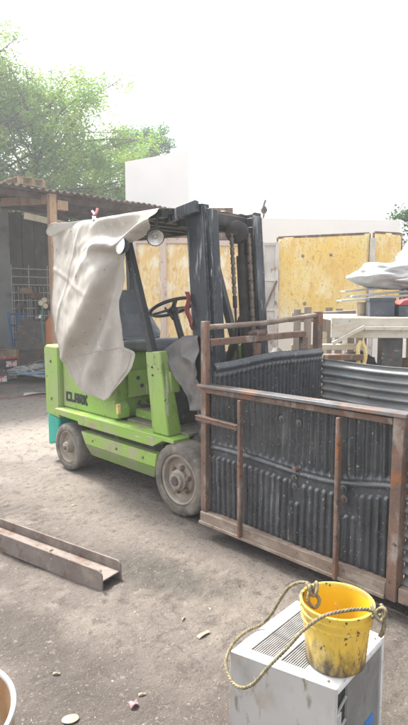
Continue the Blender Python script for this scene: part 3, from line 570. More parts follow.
# lettering on the hood side
lt = MB()
def stroke(p0, p1, w_): lt.bar((p0[0], .0975, p0[1]), (p1[0], .0975, p1[1]), .006, w_, (0, 0, 1) if abs(p1[0] - p0[0]) > abs(p1[1] - p0[1]) else (1, 0, 0))
LX, LZ, LW, LH, ST = -1.70, .62, .064, .088, .024
def glyph(i, segs):
    for (x0, y0, x1, y1) in segs:
        stroke((LX + i * .073 + x0 * LW, LZ + y0 * LH), (LX + i * .073 + x1 * LW, LZ + y1 * LH), ST)
glyph(0, [(.15, 0, .15, 1), (.33, .88, 1, .88), (.33, .12, 1, .12)])
glyph(1, [(.15, 0, .15, 1), (.33, .12, .95, .12)])
glyph(2, [(.15, 0, .15, .76), (.85, 0, .85, .76), (0, .88, 1, .88), (.33, .42, .67, .42)])
glyph(3, [(.15, 0, .15, 1), (.33, .88, .8, .88), (.33, .46, .8, .46), (.86, .55, .86, .95), (.6, .36, .92, 0)])
glyph(4, [(.15, 0, .15, 1), (.36, .5, .95, 1), (.36, .5, .95, 0)])
lt.build('lettering', m_slot, fk, fix=True)
# chassis
MB().box(-1.30, -.30, .10, .95, .215, .47).build('chassis_core', m_dark, fk)
MB().box(-1.78, -1.31, .28, .78, .25, .54).build('rear_chassis', m_dark, fk)
MB().box(-.295, .02, .23, .80, .2, .56).build('front_chassis', m_dark, fk)
for y0, y1, yb in ((.02, .098, .07), (1.03, .952, .98)):
    MB().hexa([(-1.27, y0, .295), (-.30, y0, .295), (-.30, y1, .295), (-1.27, y1, .295), (-1.34, y0, .40), (-.285, y0, .40), (-.285, y1, .40), (-1.34, y1, .40)]).build('side_skirt', m_green_worn, fk, bevel=.006)
    MB().hexa([(-1.25, yb, .19), (-.37, yb, .19), (-.37, y1, .19), (-1.25, y1, .19), (-1.27, y0, .292), (-.30, y0, .292), (-.30, y1, .292), (-1.27, y1, .292)]).build('lower_skirt', m_green_dirty, fk, bevel=.004)
for y0, y1 in ((0.0, .16), (1.05, .89)):
    MB().prism([(-1.762, .545), (-1.762, .50), (-1.36, .488), (-1.345, .462), (-.31, .462), (-.19, .525), (-.065, .525), (-.065, .55), (-.07, .556), (-1.74, .553)], side, y0, y1).build('step_plate', m_green_worn, fk, bevel=.005)
MB().box(-.84, -.08, .162, .888, .545, .57).build('floor_plate', m_deck, fk, bevel=.003)
MB().box(-.84, -.36, .25, .8, .572, .645).build('raised_floor', m_green_worn, fk, bevel=.006)
MB().box(-.835, -.365, .255, .795, .647, .652).build('floor_mat', m_deck, fk)
b_ = MB()
for i in range(5):
    b_.tube(smooth_path([(-.84, .3 + .1 * i, .70), (-.80, .26 + .1 * i, .68 + .02 * (i % 2)), (-.76, .36 + .1 * i, .665)]), .014, 6)
b_.build('hoses', m_dark, fk)
# front cowl: hollow tapered pillar carrying the guard leg
for y0, y1, yt in ((.03, .17, .11), (1.02, .88, .94)):
    MB().hexa([(-.345, y0, .558), (-.155, y0, .558), (-.155, y1, .558), (-.345, y1, .558), (-.42, y0, 1.17), (-.25, y0, 1.185), (-.25, yt, 1.185), (-.42, yt, 1.17)]).build('front_cowl', m_green, fk, bevel=.012, segs=3)
cw = MB().hexa([(-.225, .10, .87), (-.195, .10, .87), (-.195, .19, .87), (-.225, .19, .87), (-.245, .09, 1.03), (-.205, .09, 1.03), (-.205, .17, 1.03), (-.245, .17, 1.03)]).build('cowl_lug', m_green, fk, bevel=.01)
MB().hexa([(-.33, .18, .60), (-.27, .18, .60), (-.27, .87, .60), (-.33, .87, .60), (-.40, .12, 1.12), (-.34, .12, 1.12), (-.34, .93, 1.12), (-.40, .93, 1.12)]).build('dashboard', m_dark, fk, bevel=.01)
b_ = MB()
for (a, z) in ((-.335, 1.06), (-.33, 1.0)): b_.lathe((a, .028, z), (0, -1, 0), [(.009, 0), (.007, .006), (0, .006)], 10)
b_.build('cowl_bolts', m_dark, fk)
# overhead guard
def guard_leg(p, q, w_=.055): return MB().bar(p, q, w_, .06, (1, 0, 0))
for y in (.06, .99):
    guard_leg((-.36, y, 1.16), (-.72, y, 2.17)).build('guard_leg', m_guard, fk, bevel=.006)
    guard_leg((-1.62, y if y < .5 else .82, 1.12), (-1.66, y if y < .5 else .82, 2.17)).build('guard_leg', m_guard, fk, bevel=.006)
gr = MB()
for y in (.05, .99): gr.bar((-1.74, y, 2.19), (-.2, y, 2.17), .06, .05)
for i in range(9): gr.bar((-1.70 + i * .185, .082, 2.19), (-1.70 + i * .185, .958, 2.19), .04, .03)
gr.build('guard_roof', m_guard, fk)
MB().bar((-.30, .14, 2.155), (.00, .18, 2.215), .05, .085).build('guard_front_bar', m_mast, fk, bevel=.006)
MB().bar((-.22, .2, 2.12), (-.22, .9, 2.12), .04, .05).build('guard_cross_bar', m_guard, fk)
# mast
TL = .080
def mp_(a, b, z): return (a - (z - 2.24) * TL, b, z)
def mbox(mb, a0, a1, b0, b1, z0, z1): return mb.hexa([mp_(a0, b0, z0), mp_(a1, b0, z0), mp_(a1, b1, z0), mp_(a0, b1, z0), mp_(a0, b0, z1), mp_(a1, b0, z1), mp_(a1, b1, z1), mp_(a0, b1, z1)])
for s in (0, 1):
    bx = (lambda b: b) if s == 0 else (lambda b: 1.05 - b)
    def mb2(mb, a0, a1, b0, b1, z0, z1): return mbox(mb, a0, a1, min(bx(b0), bx(b1)), max(bx(b0), bx(b1)), z0, z1)
    o_ = MB(); mb2(o_, -.15, .02, .20, .222, .1, 2.235); mb2(o_, -.15, -.12, .224, .30, .1, 2.235); mb2(o_, -.008, .02, .224, .275, .1, 2.235)
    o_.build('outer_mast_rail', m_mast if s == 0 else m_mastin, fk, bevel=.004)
    i_ = MB(); mb2(i_, -.10, .055, .236, .258, .16, 2.20); mb2(i_, .032, .055, .26, .325, .16, 2.20); mb2(i_, -.10, -.075, .26, .31, .16, 2.20)
    i_.build('inner_mast_rail', m_mast, fk, bevel=.004)
c_ = MB(); mbox(c_, -.14, -.06, .31, .74, 2.13, 2.20); c_.build('top_cross_member', m_mastin, fk, bevel=.005)
c_ = MB(); mbox(c_, -.12, -.05, .31, .74, .75, .95); c_.build('lower_cross_member', m_mastin, fk, bevel=.005)
c_ = MB(); c_.tube([mp_(-.07, .70, .2), mp_(-.07, .70, 1.9)], .045, 16); c_.tube([mp_(-.07, .70, 1.9), mp_(-.07, .70, 2.06)], .03, 14); c_.build('lift_cylinder', m_mastin, fk)
c_ = MB(); mbox(c_, -.08, .025, .735, .765, .2, 2.12); c_.build('inner_web', m_mastin, fk, bevel=.004)
pl_ = MB().lathe(mp_(-.02, .60, 2.07), (.5, -1, 0), [(0, -.03), (.075, -.03), (.085, -.025), (.07, 0), (.085, .025), (.075, .03), (.03, .034), (.028, .045), (0, .045)], 28).build('pulley', m_mastin, fk)
def chain(p, q, name):
    p, q = Vector(p), Vector(q); n = int((q - p).length / .034); cm = MB(); d = (q - p) / n
    for i in range(n):
        a = p + d * i; w_ = .028 if i % 2 else .018
        cm.bar(a - d * .12, a + d * 1.0, w_, .017, (1, 0, 0)); cm.tube([a + Vector((0, -.019, 0)), a + Vector((0, .019, 0))], .0085, 6)
    cm.build(name, m_chain, fk)
chain(mp_(-.01, .525, 2.05), mp_(-.01, .525, 1.58), 'lift_chain'); chain(mp_(.03, .675, 2.06), mp_(.03, .675, .5), 'lift_chain')
MB().tube([mp_(-.01, .525, 1.59), mp_(-.01, .525, 1.50)], .017, 10).tube([mp_(-.01, .525, 1.5), mp_(-.01, .525, .9)], .009, 8).build('chain_rod', m_mastin, fk)
MB().tube([(-.42, .82, .75), (-.12, .80, 1.42)], .035, 10).build('tilt_cylinder', m_mastin, fk)
# drive head and mast pivot beside the front wheel
pv = MB().lathe((.10, .17, .60), (.2, -1, 0), [(0, -.1), (.06, -.1), (.065, 0), (.055, .01), (.03, .012), (.026, .03), (0, .03)], 24).build('mast_pivot', m_steelgrey, fk)
MB().tube([(-.05, .24, .50), (.12, .2, .45), (.2, .26, .40)], .075, 14).build('axle_housing', m_dark, fk)
b_ = MB()
for i in range(3): b_.tube(smooth_path([(-.12, .22 + .03 * i, .86), (.0, .19, .75 + .03 * i), (.08, .2, .70 + .03 * i), (.16, .25, .78)]), .013, 6)
b_.build('hydraulic_hoses', m_black, fk)
c_ = MB(); c_.box(.21, .24, .2, .85, .15, .25).box(.21, .24, .2, .85, .55, .64); c_.build('carriage', m_mastin, fk, bevel=.005)
for y in (.3, .75): MB().box(.243, .285, y - .05, y + .05, .05, .66).hexa([(.243, y - .05, .05), (1.35, y - .05, .075), (1.35, y + .05, .075), (.243, y + .05, .05), (.286, y - .05, .09), (1.35, y - .05, .088), (1.35, y + .05, .088), (.286, y + .05, .09)]).build('fork', m_steelgrey, fk)
# wheels
def wheel(a, y, r, wd, s, front):
    t = empty('wheel', (a, y, r), 0); t.parent = fk
    ax = (0, -s, 0)
    def rf(k, j, rr):
        if not front or j in (0, 1, 2, 3) or rr < r * .93: return rr
        return rr - (.007 if ((k + (j * 3)) % 6) < 2 else 0)
    ri = r * .70
    prof = [(ri, -wd + .01), (ri, .004), (ri + .012, .010), (r * .93, .006), (r * .985, -.008), (r, -.03)] + [(r, -.03 - (wd - .06) * q / 6) for q in range(1, 7)] + [(r * .97, -wd), (ri, -wd)]
    MB().lathe((0, 0, 0), ax, prof, 132 if front else 72, rf).build('tyre', m_tyre, t, sharp=50)
    if front:
        pr = [(ri - .001, -.12), (ri - .002, -.004), (ri - .012, .002), (ri - .024, -.006), (ri - .03, -.045), (ri * .62, -.05), (ri * .58, -.03), (ri * .40, -.026), (ri * .40, .002), (ri * .33, .008), (ri * .31, .03), (ri * .2, .034), (0, .034)]
        rm = MB().lathe((0, 0, 0), ax, pr, 60).build('rim', m_rim, t)
        for k in range(6):
            an = k * math.pi / 3 + .3; p = Vector((math.cos(an) * ri * .50, -s * -.028, math.sin(an) * ri * .50)); MB().lathe(p, ax, [(.019, 0), (.019, .020), (.012, .034), (0, .034)], 6).build('wheel_nut', m_nut, t)
        for k in range(10):
            an = k * math.pi / 5; p = Vector((math.cos(an) * ri * .265, -s * .020, math.sin(an) * ri * .265)); MB().lathe(p, ax, [(.010, 0), (.010, .014), (0, .015)], 6).build('hub_bolt', m_rim, t)
        MB().lathe((0, -s * .034, 0), ax, [(ri * .2, 0), (ri * .18, .012), (ri * .1, .014), (0, .014)], 8).build('hub_cap', m_steelgrey, t)
    else:
        pr = [(ri - .001, -.10), (ri - .002, -.003), (ri - .012, .002), (ri - .02, -.008), (ri - .026, -.04), (ri * .4, -.035), (ri * .33, .0), (ri * .3, .022), (ri * .15, .026), (0, .026)]
        MB().lathe((0, 0, 0), ax, pr, 48).build('rim', m_rim, t)
        MB().lathe((0, -s * .026, 0), ax, [(ri * .16, 0), (ri * .14, .016), (0, .018)], 8).build('hub_cap', m_nut, t)
wheel(-.02, .005, .270, .18, 1, True); wheel(-.02, 1.045, .270, .18, -1, True)
wheel(-1.55, .005, .218, .15, 1, False); wheel(-1.55, 1.045, .218, .15, -1, False)
# seat and steering
def seat_back(u, v):
    y = .28 + u * .48; z = 1.16 + v * .44; e = abs(u - .5) * 2
    top = 1 - .62 * max(0, e - .30) ** 2 / .49
    z = 1.16 + v * .44 * top; a = -1.20 - .20 * v + .05 * e * e - .016 * max(0, math.sin(v * 26)) ** 6
    return (a, y, z)
sb = MB().grid(seat_back, 30, 40).build('seat_back', m_vinyl, fk, sharp=None)
md = sb.modifiers.new('thickness', 'SOLIDIFY'); md.thickness = .09; md.offset = -1
md = sb.modifiers.new('round', 'BEVEL'); md.width = .02; md.segments = 3; md.limit_method = 'ANGLE'; md.angle_limit = R(50)
MB().hexa([(-1.20, .28, 1.13), (-.72, .28, 1.13), (-.72, .77, 1.13), (-1.20, .77, 1.13), (-1.20, .29, 1.20), (-.73, .29, 1.235), (-.73, .76, 1.235), (-1.20, .76, 1.20)]).build('seat_cushion', m_vinyl, fk, bevel=.03, segs=4)
st = empty('steering_wheel', (-.64, .5, 1.50), 0); st.parent = fk; st.rotation_euler = (0, R(-24), 0)
MB().tube([(.19 * math.cos(k * math.pi / 20), .19 * math.sin(k * math.pi / 20), 0) for k in range(40)], .0145, 10, closed=True).build('wheel_rim', m_black, st)
MB().lathe((0, 0, -.02), (0, 0, 1), [(0, -.04), (.045, -.03), (.05, 0), (.03, .02), (0, .022)], 20).build('hub', m_black, st)
b_ = MB()
for an in (90, 210, 330): b_.bar((.03 * math.cos(R(an)), .03 * math.sin(R(an)), -.012), (.185 * math.cos(R(an)), .185 * math.sin(R(an)), 0), .035, .012)
b_.build('spokes', m_black, st)
MB().tube([(-.63, .5, 1.49), (-.42, .5, 1.0)], .028, 12).build('steering_column', m_guard, fk)
MB().tube([(-.59, .46, 1.40), (-.50, .30, 1.50)], .007, 8).build('direction_lever', m_black, fk)
# lamps hanging from the guard
wl = MB().lathe((-.235, -.015, 2.015), (.75, -.45, -.42), [(0, -.07), (.03, -.065), (.055, -.03), (.062, .03), (.066, .034), (.064, .04)], 24).build('work_light', m_dark, fk)
MB().lathe((-.235, -.015, 2.015), (.75, -.45, -.42), [(.058, .041), (.04, .030), (.015, .02), (.012, .035), (0, .038)], 24).build('lens', m_chrome, wl)
MB().tube([(-.24, .02, 2.16), (-.245, .0, 2.07)], .012, 8).build('bracket', m_dark, wl)
wl = MB().lathe((-.475, -.135, 1.955), (-.1, -1, .1), [(0, -.05), (.04, -.045), (.062, -.01), (.066, .0), (.064, .008)], 24).build('work_light', m_guard, fk)
MB().lathe((-.475, -.135, 1.955), (-.1, -1, .1), [(.064, .009), (.05, .012), (.0, .016)], 24).build('lens', m_glass, wl)

# ------------------------------------------------------------------ canvas cover over the guard (one sheet: roof part, then the hanging side)
# the hanging side: a sheet wider than the outline it hangs in, let settle as cloth, so that it buckles into folds
LEFT = np.array([(0, -1.66, 2.22), (.16, -1.645, 2.0), (.40, -1.64, 1.65), (.56, -1.615, 1.407), (.695, -1.555, 1.202), (.79, -1.495, 1.055), (.895, -1.462, .896), (.97, -1.198, .783), (1, -.93, .737)])
RIGHT = np.array([(0, -.20, 2.20), (.035, -.165, 2.14), (.075, -.17, 2.07), (.115, -.26, 2.015), (.17, -.53, 1.955), (.255, -.60, 1.85), (.40, -.606, 1.636), (.56, -.60, 1.407), (.70, -.605, 1.20), (.74, -.50, 1.160), (.80, -.545, 1.045), (.88, -.655, .918), (.965, -.795, .787), (1, -.915, .735)])
def settle_cloth(nu, nv, full_h=1.02, full_v=1.0, steps=180, its=4, guide=.006):
    rng = np.random.default_rng(4)
    def ss(a, b, t):
        t = np.clip((t - a) / (b - a), 0, 1); return t * t * (3 - 2 * t)
    v = np.linspace(0, 1, nv); u = np.linspace(0, 1, nu)
    A = np.interp(v, LEFT[:, 0], LEFT[:, 1])[:, None] * (1 - u) + np.interp(v, RIGHT[:, 0], RIGHT[:, 1])[:, None] * u
    Z = np.interp(v, LEFT[:, 0], LEFT[:, 2])[:, None] * (1 - u) + np.interp(v, RIGHT[:, 0], RIGHT[:, 2])[:, None] * u
    pp = np.stack([A * full_h, Z * full_v], -1).reshape(-1, 2)
    X = np.stack([A, np.full_like(A, -.02), Z], -1)
    t_ = ((A + .57) * -.72 + (Z - 1.95) * -.72) / 1.018; s_ = ((A + .57) * .72 + (Z - 1.95) * -.72) / 1.018
    pk = ss(0, .4, t_) * ss(1.5, .8, t_)
    s_ = s_ + .03 * np.sin(t_ * 5 + 1); X[..., 1] -= .17 * pk * np.where(s_ > 0, np.exp(-(s_ / .055) ** 2), np.clip(1 + s_ / .75, 0, 1) ** 1.3)
    s2 = s_ - .22 - .10 * t_; X[..., 1] -= .045 * ss(.1, .5, t_) * ss(1.3, .9, t_) * np.where(s2 > 0, np.exp(-(s2 / .10) ** 2), np.exp(-(s2 / .05) ** 2))
    s3 = s_ + .20 + .12 * t_; X[..., 1] -= .020 * ss(.0, .3, t_) * ss(.9, .5, t_) * np.exp(-np.abs(s3) / .05)
    r = np.hypot(A + .57, Z - 1.95); ph = np.arctan2(Z - 1.95, A + .57)
    X[..., 1] -= .024 * ss(.05, .4, r) * np.sin(ph * 19 + 2.5 * r) * np.where(s_ > 0, 1, .16)
    for e_, am in ((A * .25 + Z * .97 - 1.36, .010), (A * .98 + Z * .2 + .72, .008), (A * .9 - Z * .43 + 1.95, .010)): X[..., 1] -= am * np.clip(1 - np.abs(e_ + .015 * np.sin(A * 7 + Z * 5)) / .03, 0, 1)
    q = (Z - 2.2) - (A + .3) * .30; kb = ss(-1.05, -.7, A) * ss(1.82, 1.97, Z); X[..., 1] -= kb * (.085 + .075 * (1 - 2 * np.abs(np.sin(q * 17 + 2.2 * A + .5 * np.sin(A * 9))) ** .7))
    nz = rng.normal(size=A.shape)
    for _ in range(14): nz = (nz + np.roll(nz, 1, 0) + np.roll(nz, -1, 0) + np.roll(nz, 1, 1) + np.roll(nz, -1, 1)) / 5
    X[..., 1] += nz / nz.std() * .0025
    W = np.ones(A.shape); W[0] = 0; jl = int(.19 * (nv - 1)); W[jl - 2:jl + 3, -3:] = 0
    X[0, :, 1] = -.012 * np.abs(np.sin(u * math.pi * 7 + .8 * np.sin(u * 11))) * ss(.3, .6, u)
    X[0, :, 2] = 2.212 + .012 * np.sin(u * 17) + .045 * ss(.3, .5, u) * np.abs(np.sin(u * 19 + .7)) ** .7
    G = np.full(A.shape, guide); G[:, 0] = G[:, -1] = G[-1] = .05; G = G.reshape(-1)
    X = X.reshape(-1, 3); W = W.reshape(-1); T = np.stack([A, Z], -1).reshape(-1, 2); B0 = X[:, 1].copy(); idx = np.arange(nu * nv).reshape(nv, nu); cons = []
    def con(i, j, k, push=False):
        i, j = i.ravel(), j.ravel(); ws = W[i] + W[j]; ok = ws > 0; i, j, ws = i[ok], j[ok], ws[ok]
        cons.append((i, j, np.linalg.norm(pp[i] - pp[j], axis=1), k * W[i] / ws, k * W[j] / ws, push))
    for p in (0, 1):
        con(idx[:, p:-1:2], idx[:, p + 1::2], .9); con(idx[p:-1:2], idx[p + 1::2], .95)
        con(idx[p:-1:2, :-1], idx[p + 1::2, 1:], .35); con(idx[p:-1:2, 1:], idx[p + 1::2, :-1], .35)
        for st, k in ((2, .14), (6, .09)):
            m = np.array([c for c in range(nu - st) if (c // st) % 2 == p]); con(idx[:, m], idx[:, m + st], k, True)
            m = np.array([c for c in range(nv - st) if (c // st) % 2 == p]); con(idx[m], idx[m + st], k, True)
    Xp = X.copy(); free = (W > 0)[:, None]
    for st in range(steps):
        V = (X - Xp) * (.96 if st < steps * .6 else .85); Xp = X.copy(); X = X + (V + np.array([0, 0, -.0003])) * free
        for it in range(its):
            for i, j, l0, wi, wj, push in cons:
                d = X[j] - X[i]; n = np.sqrt((d * d).sum(1)) + 1e-9; c = n - l0
                if push: c = np.minimum(c, 0)
                c = c / n; X[i] += d * (c * wi)[:, None]; X[j] -= d * (c * wj)[:, None]
            X[:, 0] += G * (T[:, 0] - X[:, 0]); X[:, 2] += G * (T[:, 1] - X[:, 2]); X[:, 1] += .05 * (B0 - X[:, 1]) * (W > 0)
            lim = np.where(X[:, 2] < 1.14, .075, np.where(X[:, 2] > 2.08, .012, .05)); X[:, 1] = np.where(W > 0, np.minimum(X[:, 1], lim), X[:, 1])
    return X.reshape(nv, nu, 3)
NU, NS, NR = 104, 128, 32
cl_ = settle_cloth(NU, NS)
def roof_pt(u, q):      # cloth lying on the guard roof; q = 1 at the near edge
    b = 1.02 - 1.0 * q; a = lerp(-1.73, -.19, u); nb = sm(.6, 1, q); e = cl_[0][min(NU - 1, int(round(u * (NU - 1))))]
    z = 2.232 + .018 * fbm(a * 3, b * 3, 3, 2) - .014 * abs(math.sin((a + 1.7) / .185 * math.pi)) + .03 * sm(-.9, -.5, a) * (1 - abs(fbm(a * 4, b * 3, 9, 2)) * 2)
    return (lerp(a, e[0], nb), lerp(b, e[1], sm(.9, 1, q)), lerp(z, e[2] + .012 * sm(1, .9, q), sm(.5, 1, q)))
tm = MB(); tm.v = [Vector(roof_pt(i / (NU - 1), j / NR)) for j in range(NR) for i in range(NU)] + [Vector(p) for p in cl_.reshape(-1, 3)]
tm.f = [(j * NU + i, j * NU + i + 1, (j + 1) * NU + i + 1, (j + 1) * NU + i) for j in range(NR + NS - 1) for i in range(NU - 1)]
tarp = tm.build('canvas_cover', m_canvas, None, sharp=None)
md = tarp.modifiers.new('smooth', 'SUBSURF'); md.levels = md.render_levels = 1
md = tarp.modifiers.new('thickness', 'SOLIDIFY'); md.thickness = .002; md.offset = 0; tarp.location = FO; tarp.rotation_euler = (0, 0, FA)
tag(tarp, 'pale grey canvas cover draped over the roof guard of the green forklift', 'canvas cover')
def tv(j, i): return tm.v[(NR + j) * NU + i].copy()
edge = [tv(j, 0) for j in range(40, NS, 2)] + [tv(NS - 1, i) for i in range(4, NU, 6)] + [tv(j, NU - 1) for j in range(NS - 1, 84, -2)]
MB().tube(edge, .0038, 6).build('hem', m_seam, tarp, sharp=None)
MB().tube([tv(j, NU - 5) + Vector((0, -.003, 0)) for j in range(88, NS - 3, 2)], .0018, 5).build('stitched_seam', m_seam, tarp, sharp=None)
MB().tube([tv(j, 4) + Vector((0, -.003, 0)) for j in range(98, NS - 3, 2)], .0018, 5).build('stitched_seam', m_seam, tarp, sharp=None)
sl = []
for i in range(3, NU - 1, 2):
    best = min(range(68, 112), key=lambda j: abs(tv(j, i).z - (1.20 + (tv(j, i).x + .60) * .17))); sl.append(tv(best, i) + Vector((0, -.003, 0)))
sl = [(a + b * 2 + c) / 4 for a, b, c in zip(sl, sl[1:], sl[2:])]
MB().tube(sl, .0024, 5).build('stitched_seam', m_seam, tarp, sharp=None)
# open funnel of cloth with a stitched lip at the rear upper corner
def funnel_ring(an, v):
    c = Vector((lerp(-1.545, -1.15, v), lerp(-.075, .01, v), lerp(2.17, 2.215, v))); k = lerp(1, .10, v ** .7) * (1 + .08 * fbm(an, v * 2, 2))
    return c + Vector((.075 * math.cos(an) * k, .02 * math.cos(an) * k, .050 * math.sin(an) * k + .012 * math.cos(an) * k))
MB().grid(lambda u, v: funnel_ring(u * 2 * math.pi, v), 40, 24).build('rolled_edge', m_canvas, tarp, solid=.003, sharp=None)
MB().tube([funnel_ring(k * math.pi / 18, 0) for k in range(36)], .0055, 6, closed=True).build('hem', m_canvas, tarp, sharp=None)
rt = empty('pruning_shears', fw(-1.10, .05, 2.235), FA - .5); rt.rotation_euler = (0, R(14), FA - .5); tag(rt, 'red handled pruning tool lying on the canvas cover', 'tool')
MB().tube(smooth_path([(-.16, 0, .035), (-.05, .01, .02), (.0, 0, .012)]), .012, 8).build('handle', m_red, rt)
MB().tube(smooth_path([(-.13, .04, .06), (-.03, .02, .03), (.0, 0, .012)]), .012, 8).build('handle', m_redcloth, rt)
MB().bar((0, 0, .012), (.16, -.01, .0), .03, .008).build('blade', m_chrome, rt)
# grey rubber sheet over the dashboard and mast foot
def rub(u, v):
    q = sm(.3, 1, v) if v > .3 else 0; h = max(0, (v - .3) / .7)
    al_ = polyl([(0, -.315), (.36, -.215), (.78, -.03), (1, .0)], h); ar_ = polyl([(0, .045), (.5, .07), (1, .10)], h)
    zl_ = polyl([(0, 1.185), (.36, 1.03), (.78, .87), (1, .77)], h); zr_ = polyl([(0, 1.285), (.5, 1.06), (1, .78)], h)
    a = lerp(al_, ar_, u); z = lerp(zl_, zr_, u) + .035 * math.sin(u * 3.1) * (1 - h); b = .125
    if v < .3:
        g = 1 - v / .3; b = .125 + g * .06 * (1 if u > .55 else 1 + 5 * sm(.55, .3, u)); z += .03 * math.sin(g * 2.4) - .02 * g; a -= .03 * g
    f_ = (a + .3) * .8 + (z - 1.2) * .55
    b -= .030 * (1 - 2 * abs(math.sin(f_ * 16 + 1.5 * fbm(a * 4, z * 4, 2, 2))) ** .7) * sm(.2, .45, v) * sm(0, .15, u) + .012 * fbm(a * 9, z * 9, 1, 2)
    return (a, b - .02 * sm(.2, .5, v), z)
o = MB().grid(rub, 60, 80).build('rubber_sheet', m_rubber, solid=.005, sharp=None); o.location = FO; o.rotation_euler = (0, 0, FA)
tag(o, 'dirty grey rubber sheet draped between the green cowl and the mast', 'rubber sheet')
def rag(u, v):
    w_ = .018 + .016 * sm(.1, .6, v) - .012 * sm(.8, 1, v)
    return (-.098 + w_ * (u - .7) + .045 * v, .17 - .016 * math.sin(u * 7 + v * 2.5) + .012 * math.sin(v * 9), 1.62 - .25 * v - .03 * math.sin(u * 4) * v)
o = MB().grid(rag, 22, 30).build('red_cloth', m_redcloth, solid=.003, sharp=None); o.location = fw(0, 0, 0); o.rotation_euler = (0, 0, FA)
tag(o, 'red cloth hanging on the rear edge of the near mast upright', 'cloth')

# ------------------------------------------------------------------ scrap bin carried on the forks
BO = (1.0, .55, 0)
bn = empty('scrap_bin', fw(*BO), FA); tag(bn, 'large rusty framed bin with black ribbed liner panels in front of the forklift', 'scrap bin')
def B(): return MB(BO)
def zr(a): return .60 + .012 * math.sin(a * 5 - 1.5) + .03 * sm(1.3, 1.66, a) - .012 * math.sin((a - .34) * 3.1)
def liner(u, v):
    a = .345 + u * 1.30; z = .155 + v * .855; r_ = zr(a); d = 0
    tops = r_ - .058 - (.115 if 1.02 < a < 1.10 or 1.335 < a < 1.43 else 0)
    c = math.cos(a / .0445 * 2 * math.pi); sq = sm(-.15, .30, c)
    d += .0155 * sq * sm(tops + .006, tops - .006, z) * sm(.15, .19, z)
    c2 = math.cos((a + .02 * (z - .6) + .006 * fbm(a * 4, z * 2, 3)) / .048 * 2 * math.pi)
    d += .0100 * (1 - 2 * abs(math.sin((a + .02 * (z - .6) + .006 * fbm(a * 4, z * 2, 3)) / .048 * math.pi)) ** 1.6) * sm(r_ + .02, r_ + .06, z)
    d += .013 * math.exp(-((z - r_) / .010) ** 2) + .006 * math.exp(-((z - r_ - .030) / .008) ** 2) + .010 * fbm(a * 2.2, z * 2.2, 6.1, 3) + .003 * fbm(a * 14, z * 14, 2.1, 3)
    return (a, -.052 - d, z)
ln = B().grid(liner, 460, 150).build('front_liner', m_liner, bn, solid=.004, sharp=None)
for a, z in ((1.045, .555), (1.05, .505), (1.365, .57), (1.37, .515), (.95, .88), (1.07, .875), (.40, .52)): B().lathe((a, -.060, z), (0, -1, 0), [(.021, 0), (.021, .004), (.018, .006), (.009, .007), (.008, .013), (0, .014)], 16).build('washer', m_steelgrey, ln)
B().lathe((1.06, -.08, .612), (0, -1, 0), [(.014, -.02), (.013, .008), (0, .01)], 8).build('rivet', m_rust, ln)
# frame of the near side
def angle_post(name, a, b, z0, z1, m_, sgn=1):
    return B().box(a, a + .055 * sgn, b, b + .008, z0, z1).box(a - .0, a + .008 * sgn, b + .009, b + .06, z0, z1).build(name, m_, bn, bevel=.002)
B().hexa([(.318, -.098, .10), (.365, -.098, .10), (.365, -.06, .10), (.318, -.06, .10), (.318, -.098, 1.425), (.365, -.098, 1.425), (.365, -.06, 1.425), (.318, -.06, 1.425)]).build('corner_post', m_rust, bn, bevel=.004)
B().hexa([(1.64, -.108, .085), (1.695, -.108, .085), (1.695, -.03, .085), (1.64, -.03, .085), (1.645, -.104, 1.005), (1.70, -.104, 1.005), (1.70, -.03, 1.005), (1.645, -.03, 1.005)]).build('corner_post', m_rust, bn, bevel=.004)
B().hexa([(.30, -.125, 1.0), (1.72, -.125, 1.008), (1.72, -.035, 1.008), (.30, -.035, 1.0), (.30, -.12, 1.018), (1.72, -.12, 1.03), (1.72, -.035, 1.03), (.30, -.035, 1.018)]).build('top_rail', m_steelgrey, bn, bevel=.004)
B().box(.366, 1.64, -.100, -.068, .965, .998).build('top_angle', m_rust, bn, bevel=.003)
B().box(.316, 1.638, -.104, -.03, .085, .165).build('bottom_beam', m_rustdust, bn, bevel=.006)
B().box(.316, 1.638, -.118, -.1055, .085, .105).build('bottom_lip', m_rustdust, bn, bevel=.003)
for a in (.682, 1.362): B().bar((a, -.115, .10 if a < 1 else .085), (a - .004, -.115, .962), .034, .022, (1, 0, 0)).build('upright_bar', m_rust, bn, bevel=.006)
B().bar((.300, -.118, .795), (.665, -.118, .785), .025, .028).bar((.300, -.118, .813), (.665, -.118, .803), .04, .006).build('short_bar', m_rust, bn, bevel=.003)
# back side towards the mast: posts, rails, liner
B().box(.318, .372, 1.15, 1.215, .1, 1.47).build('corner_post', m_rust, bn, bevel=.005)
B().tube([(.342, -.055, 1.385), (.342, .5, 1.395), (.342, 1.148, 1.44)], .019, 10).build('top_pipe', m_rustdust, bn)
B().bar((.345, -.05, 1.285), (.345, 1.0, 1.30), .04, .045).box(.325, .365, .955, 1.02, .2, 1.275).build('inner_rail', m_rust, bn, bevel=.004)
B().box(.33, .36, .42, .46, .2, 1.258).build('upright_bar', m_rust, bn, bevel=.004)
hg = B().tube(smooth_path([(.33, .36, 1.325), (.35, .42, 1.34), (.33, .48, 1.33), (.36, .52, 1.345)]), .016, 8).lathe((.345, .45, 1.325), (0, 1, 0), [(0, -.05), (.026, -.05), (.026, .05), (0, .05)], 12).build('hinge', m_rust, bn)
def backl(u, v):
    b = -.045 + u * 1.22; top = 1.155 + .035 * sm(0, .5, u) - .01 * sm(.5, 1, u); z = .15 + v * (top - .15)
    d = .010 * math.cos(b / .0445 * 2 * math.pi) * sm(top - .07, top - .12, z)
    d += .025 * math.exp(-((z - top + .035) / .02) ** 2) + .012 * math.exp(-((z - top + .085) / .012) ** 2)
    return (.385 + d + .02 * math.sin(u * 3.1), b, z)
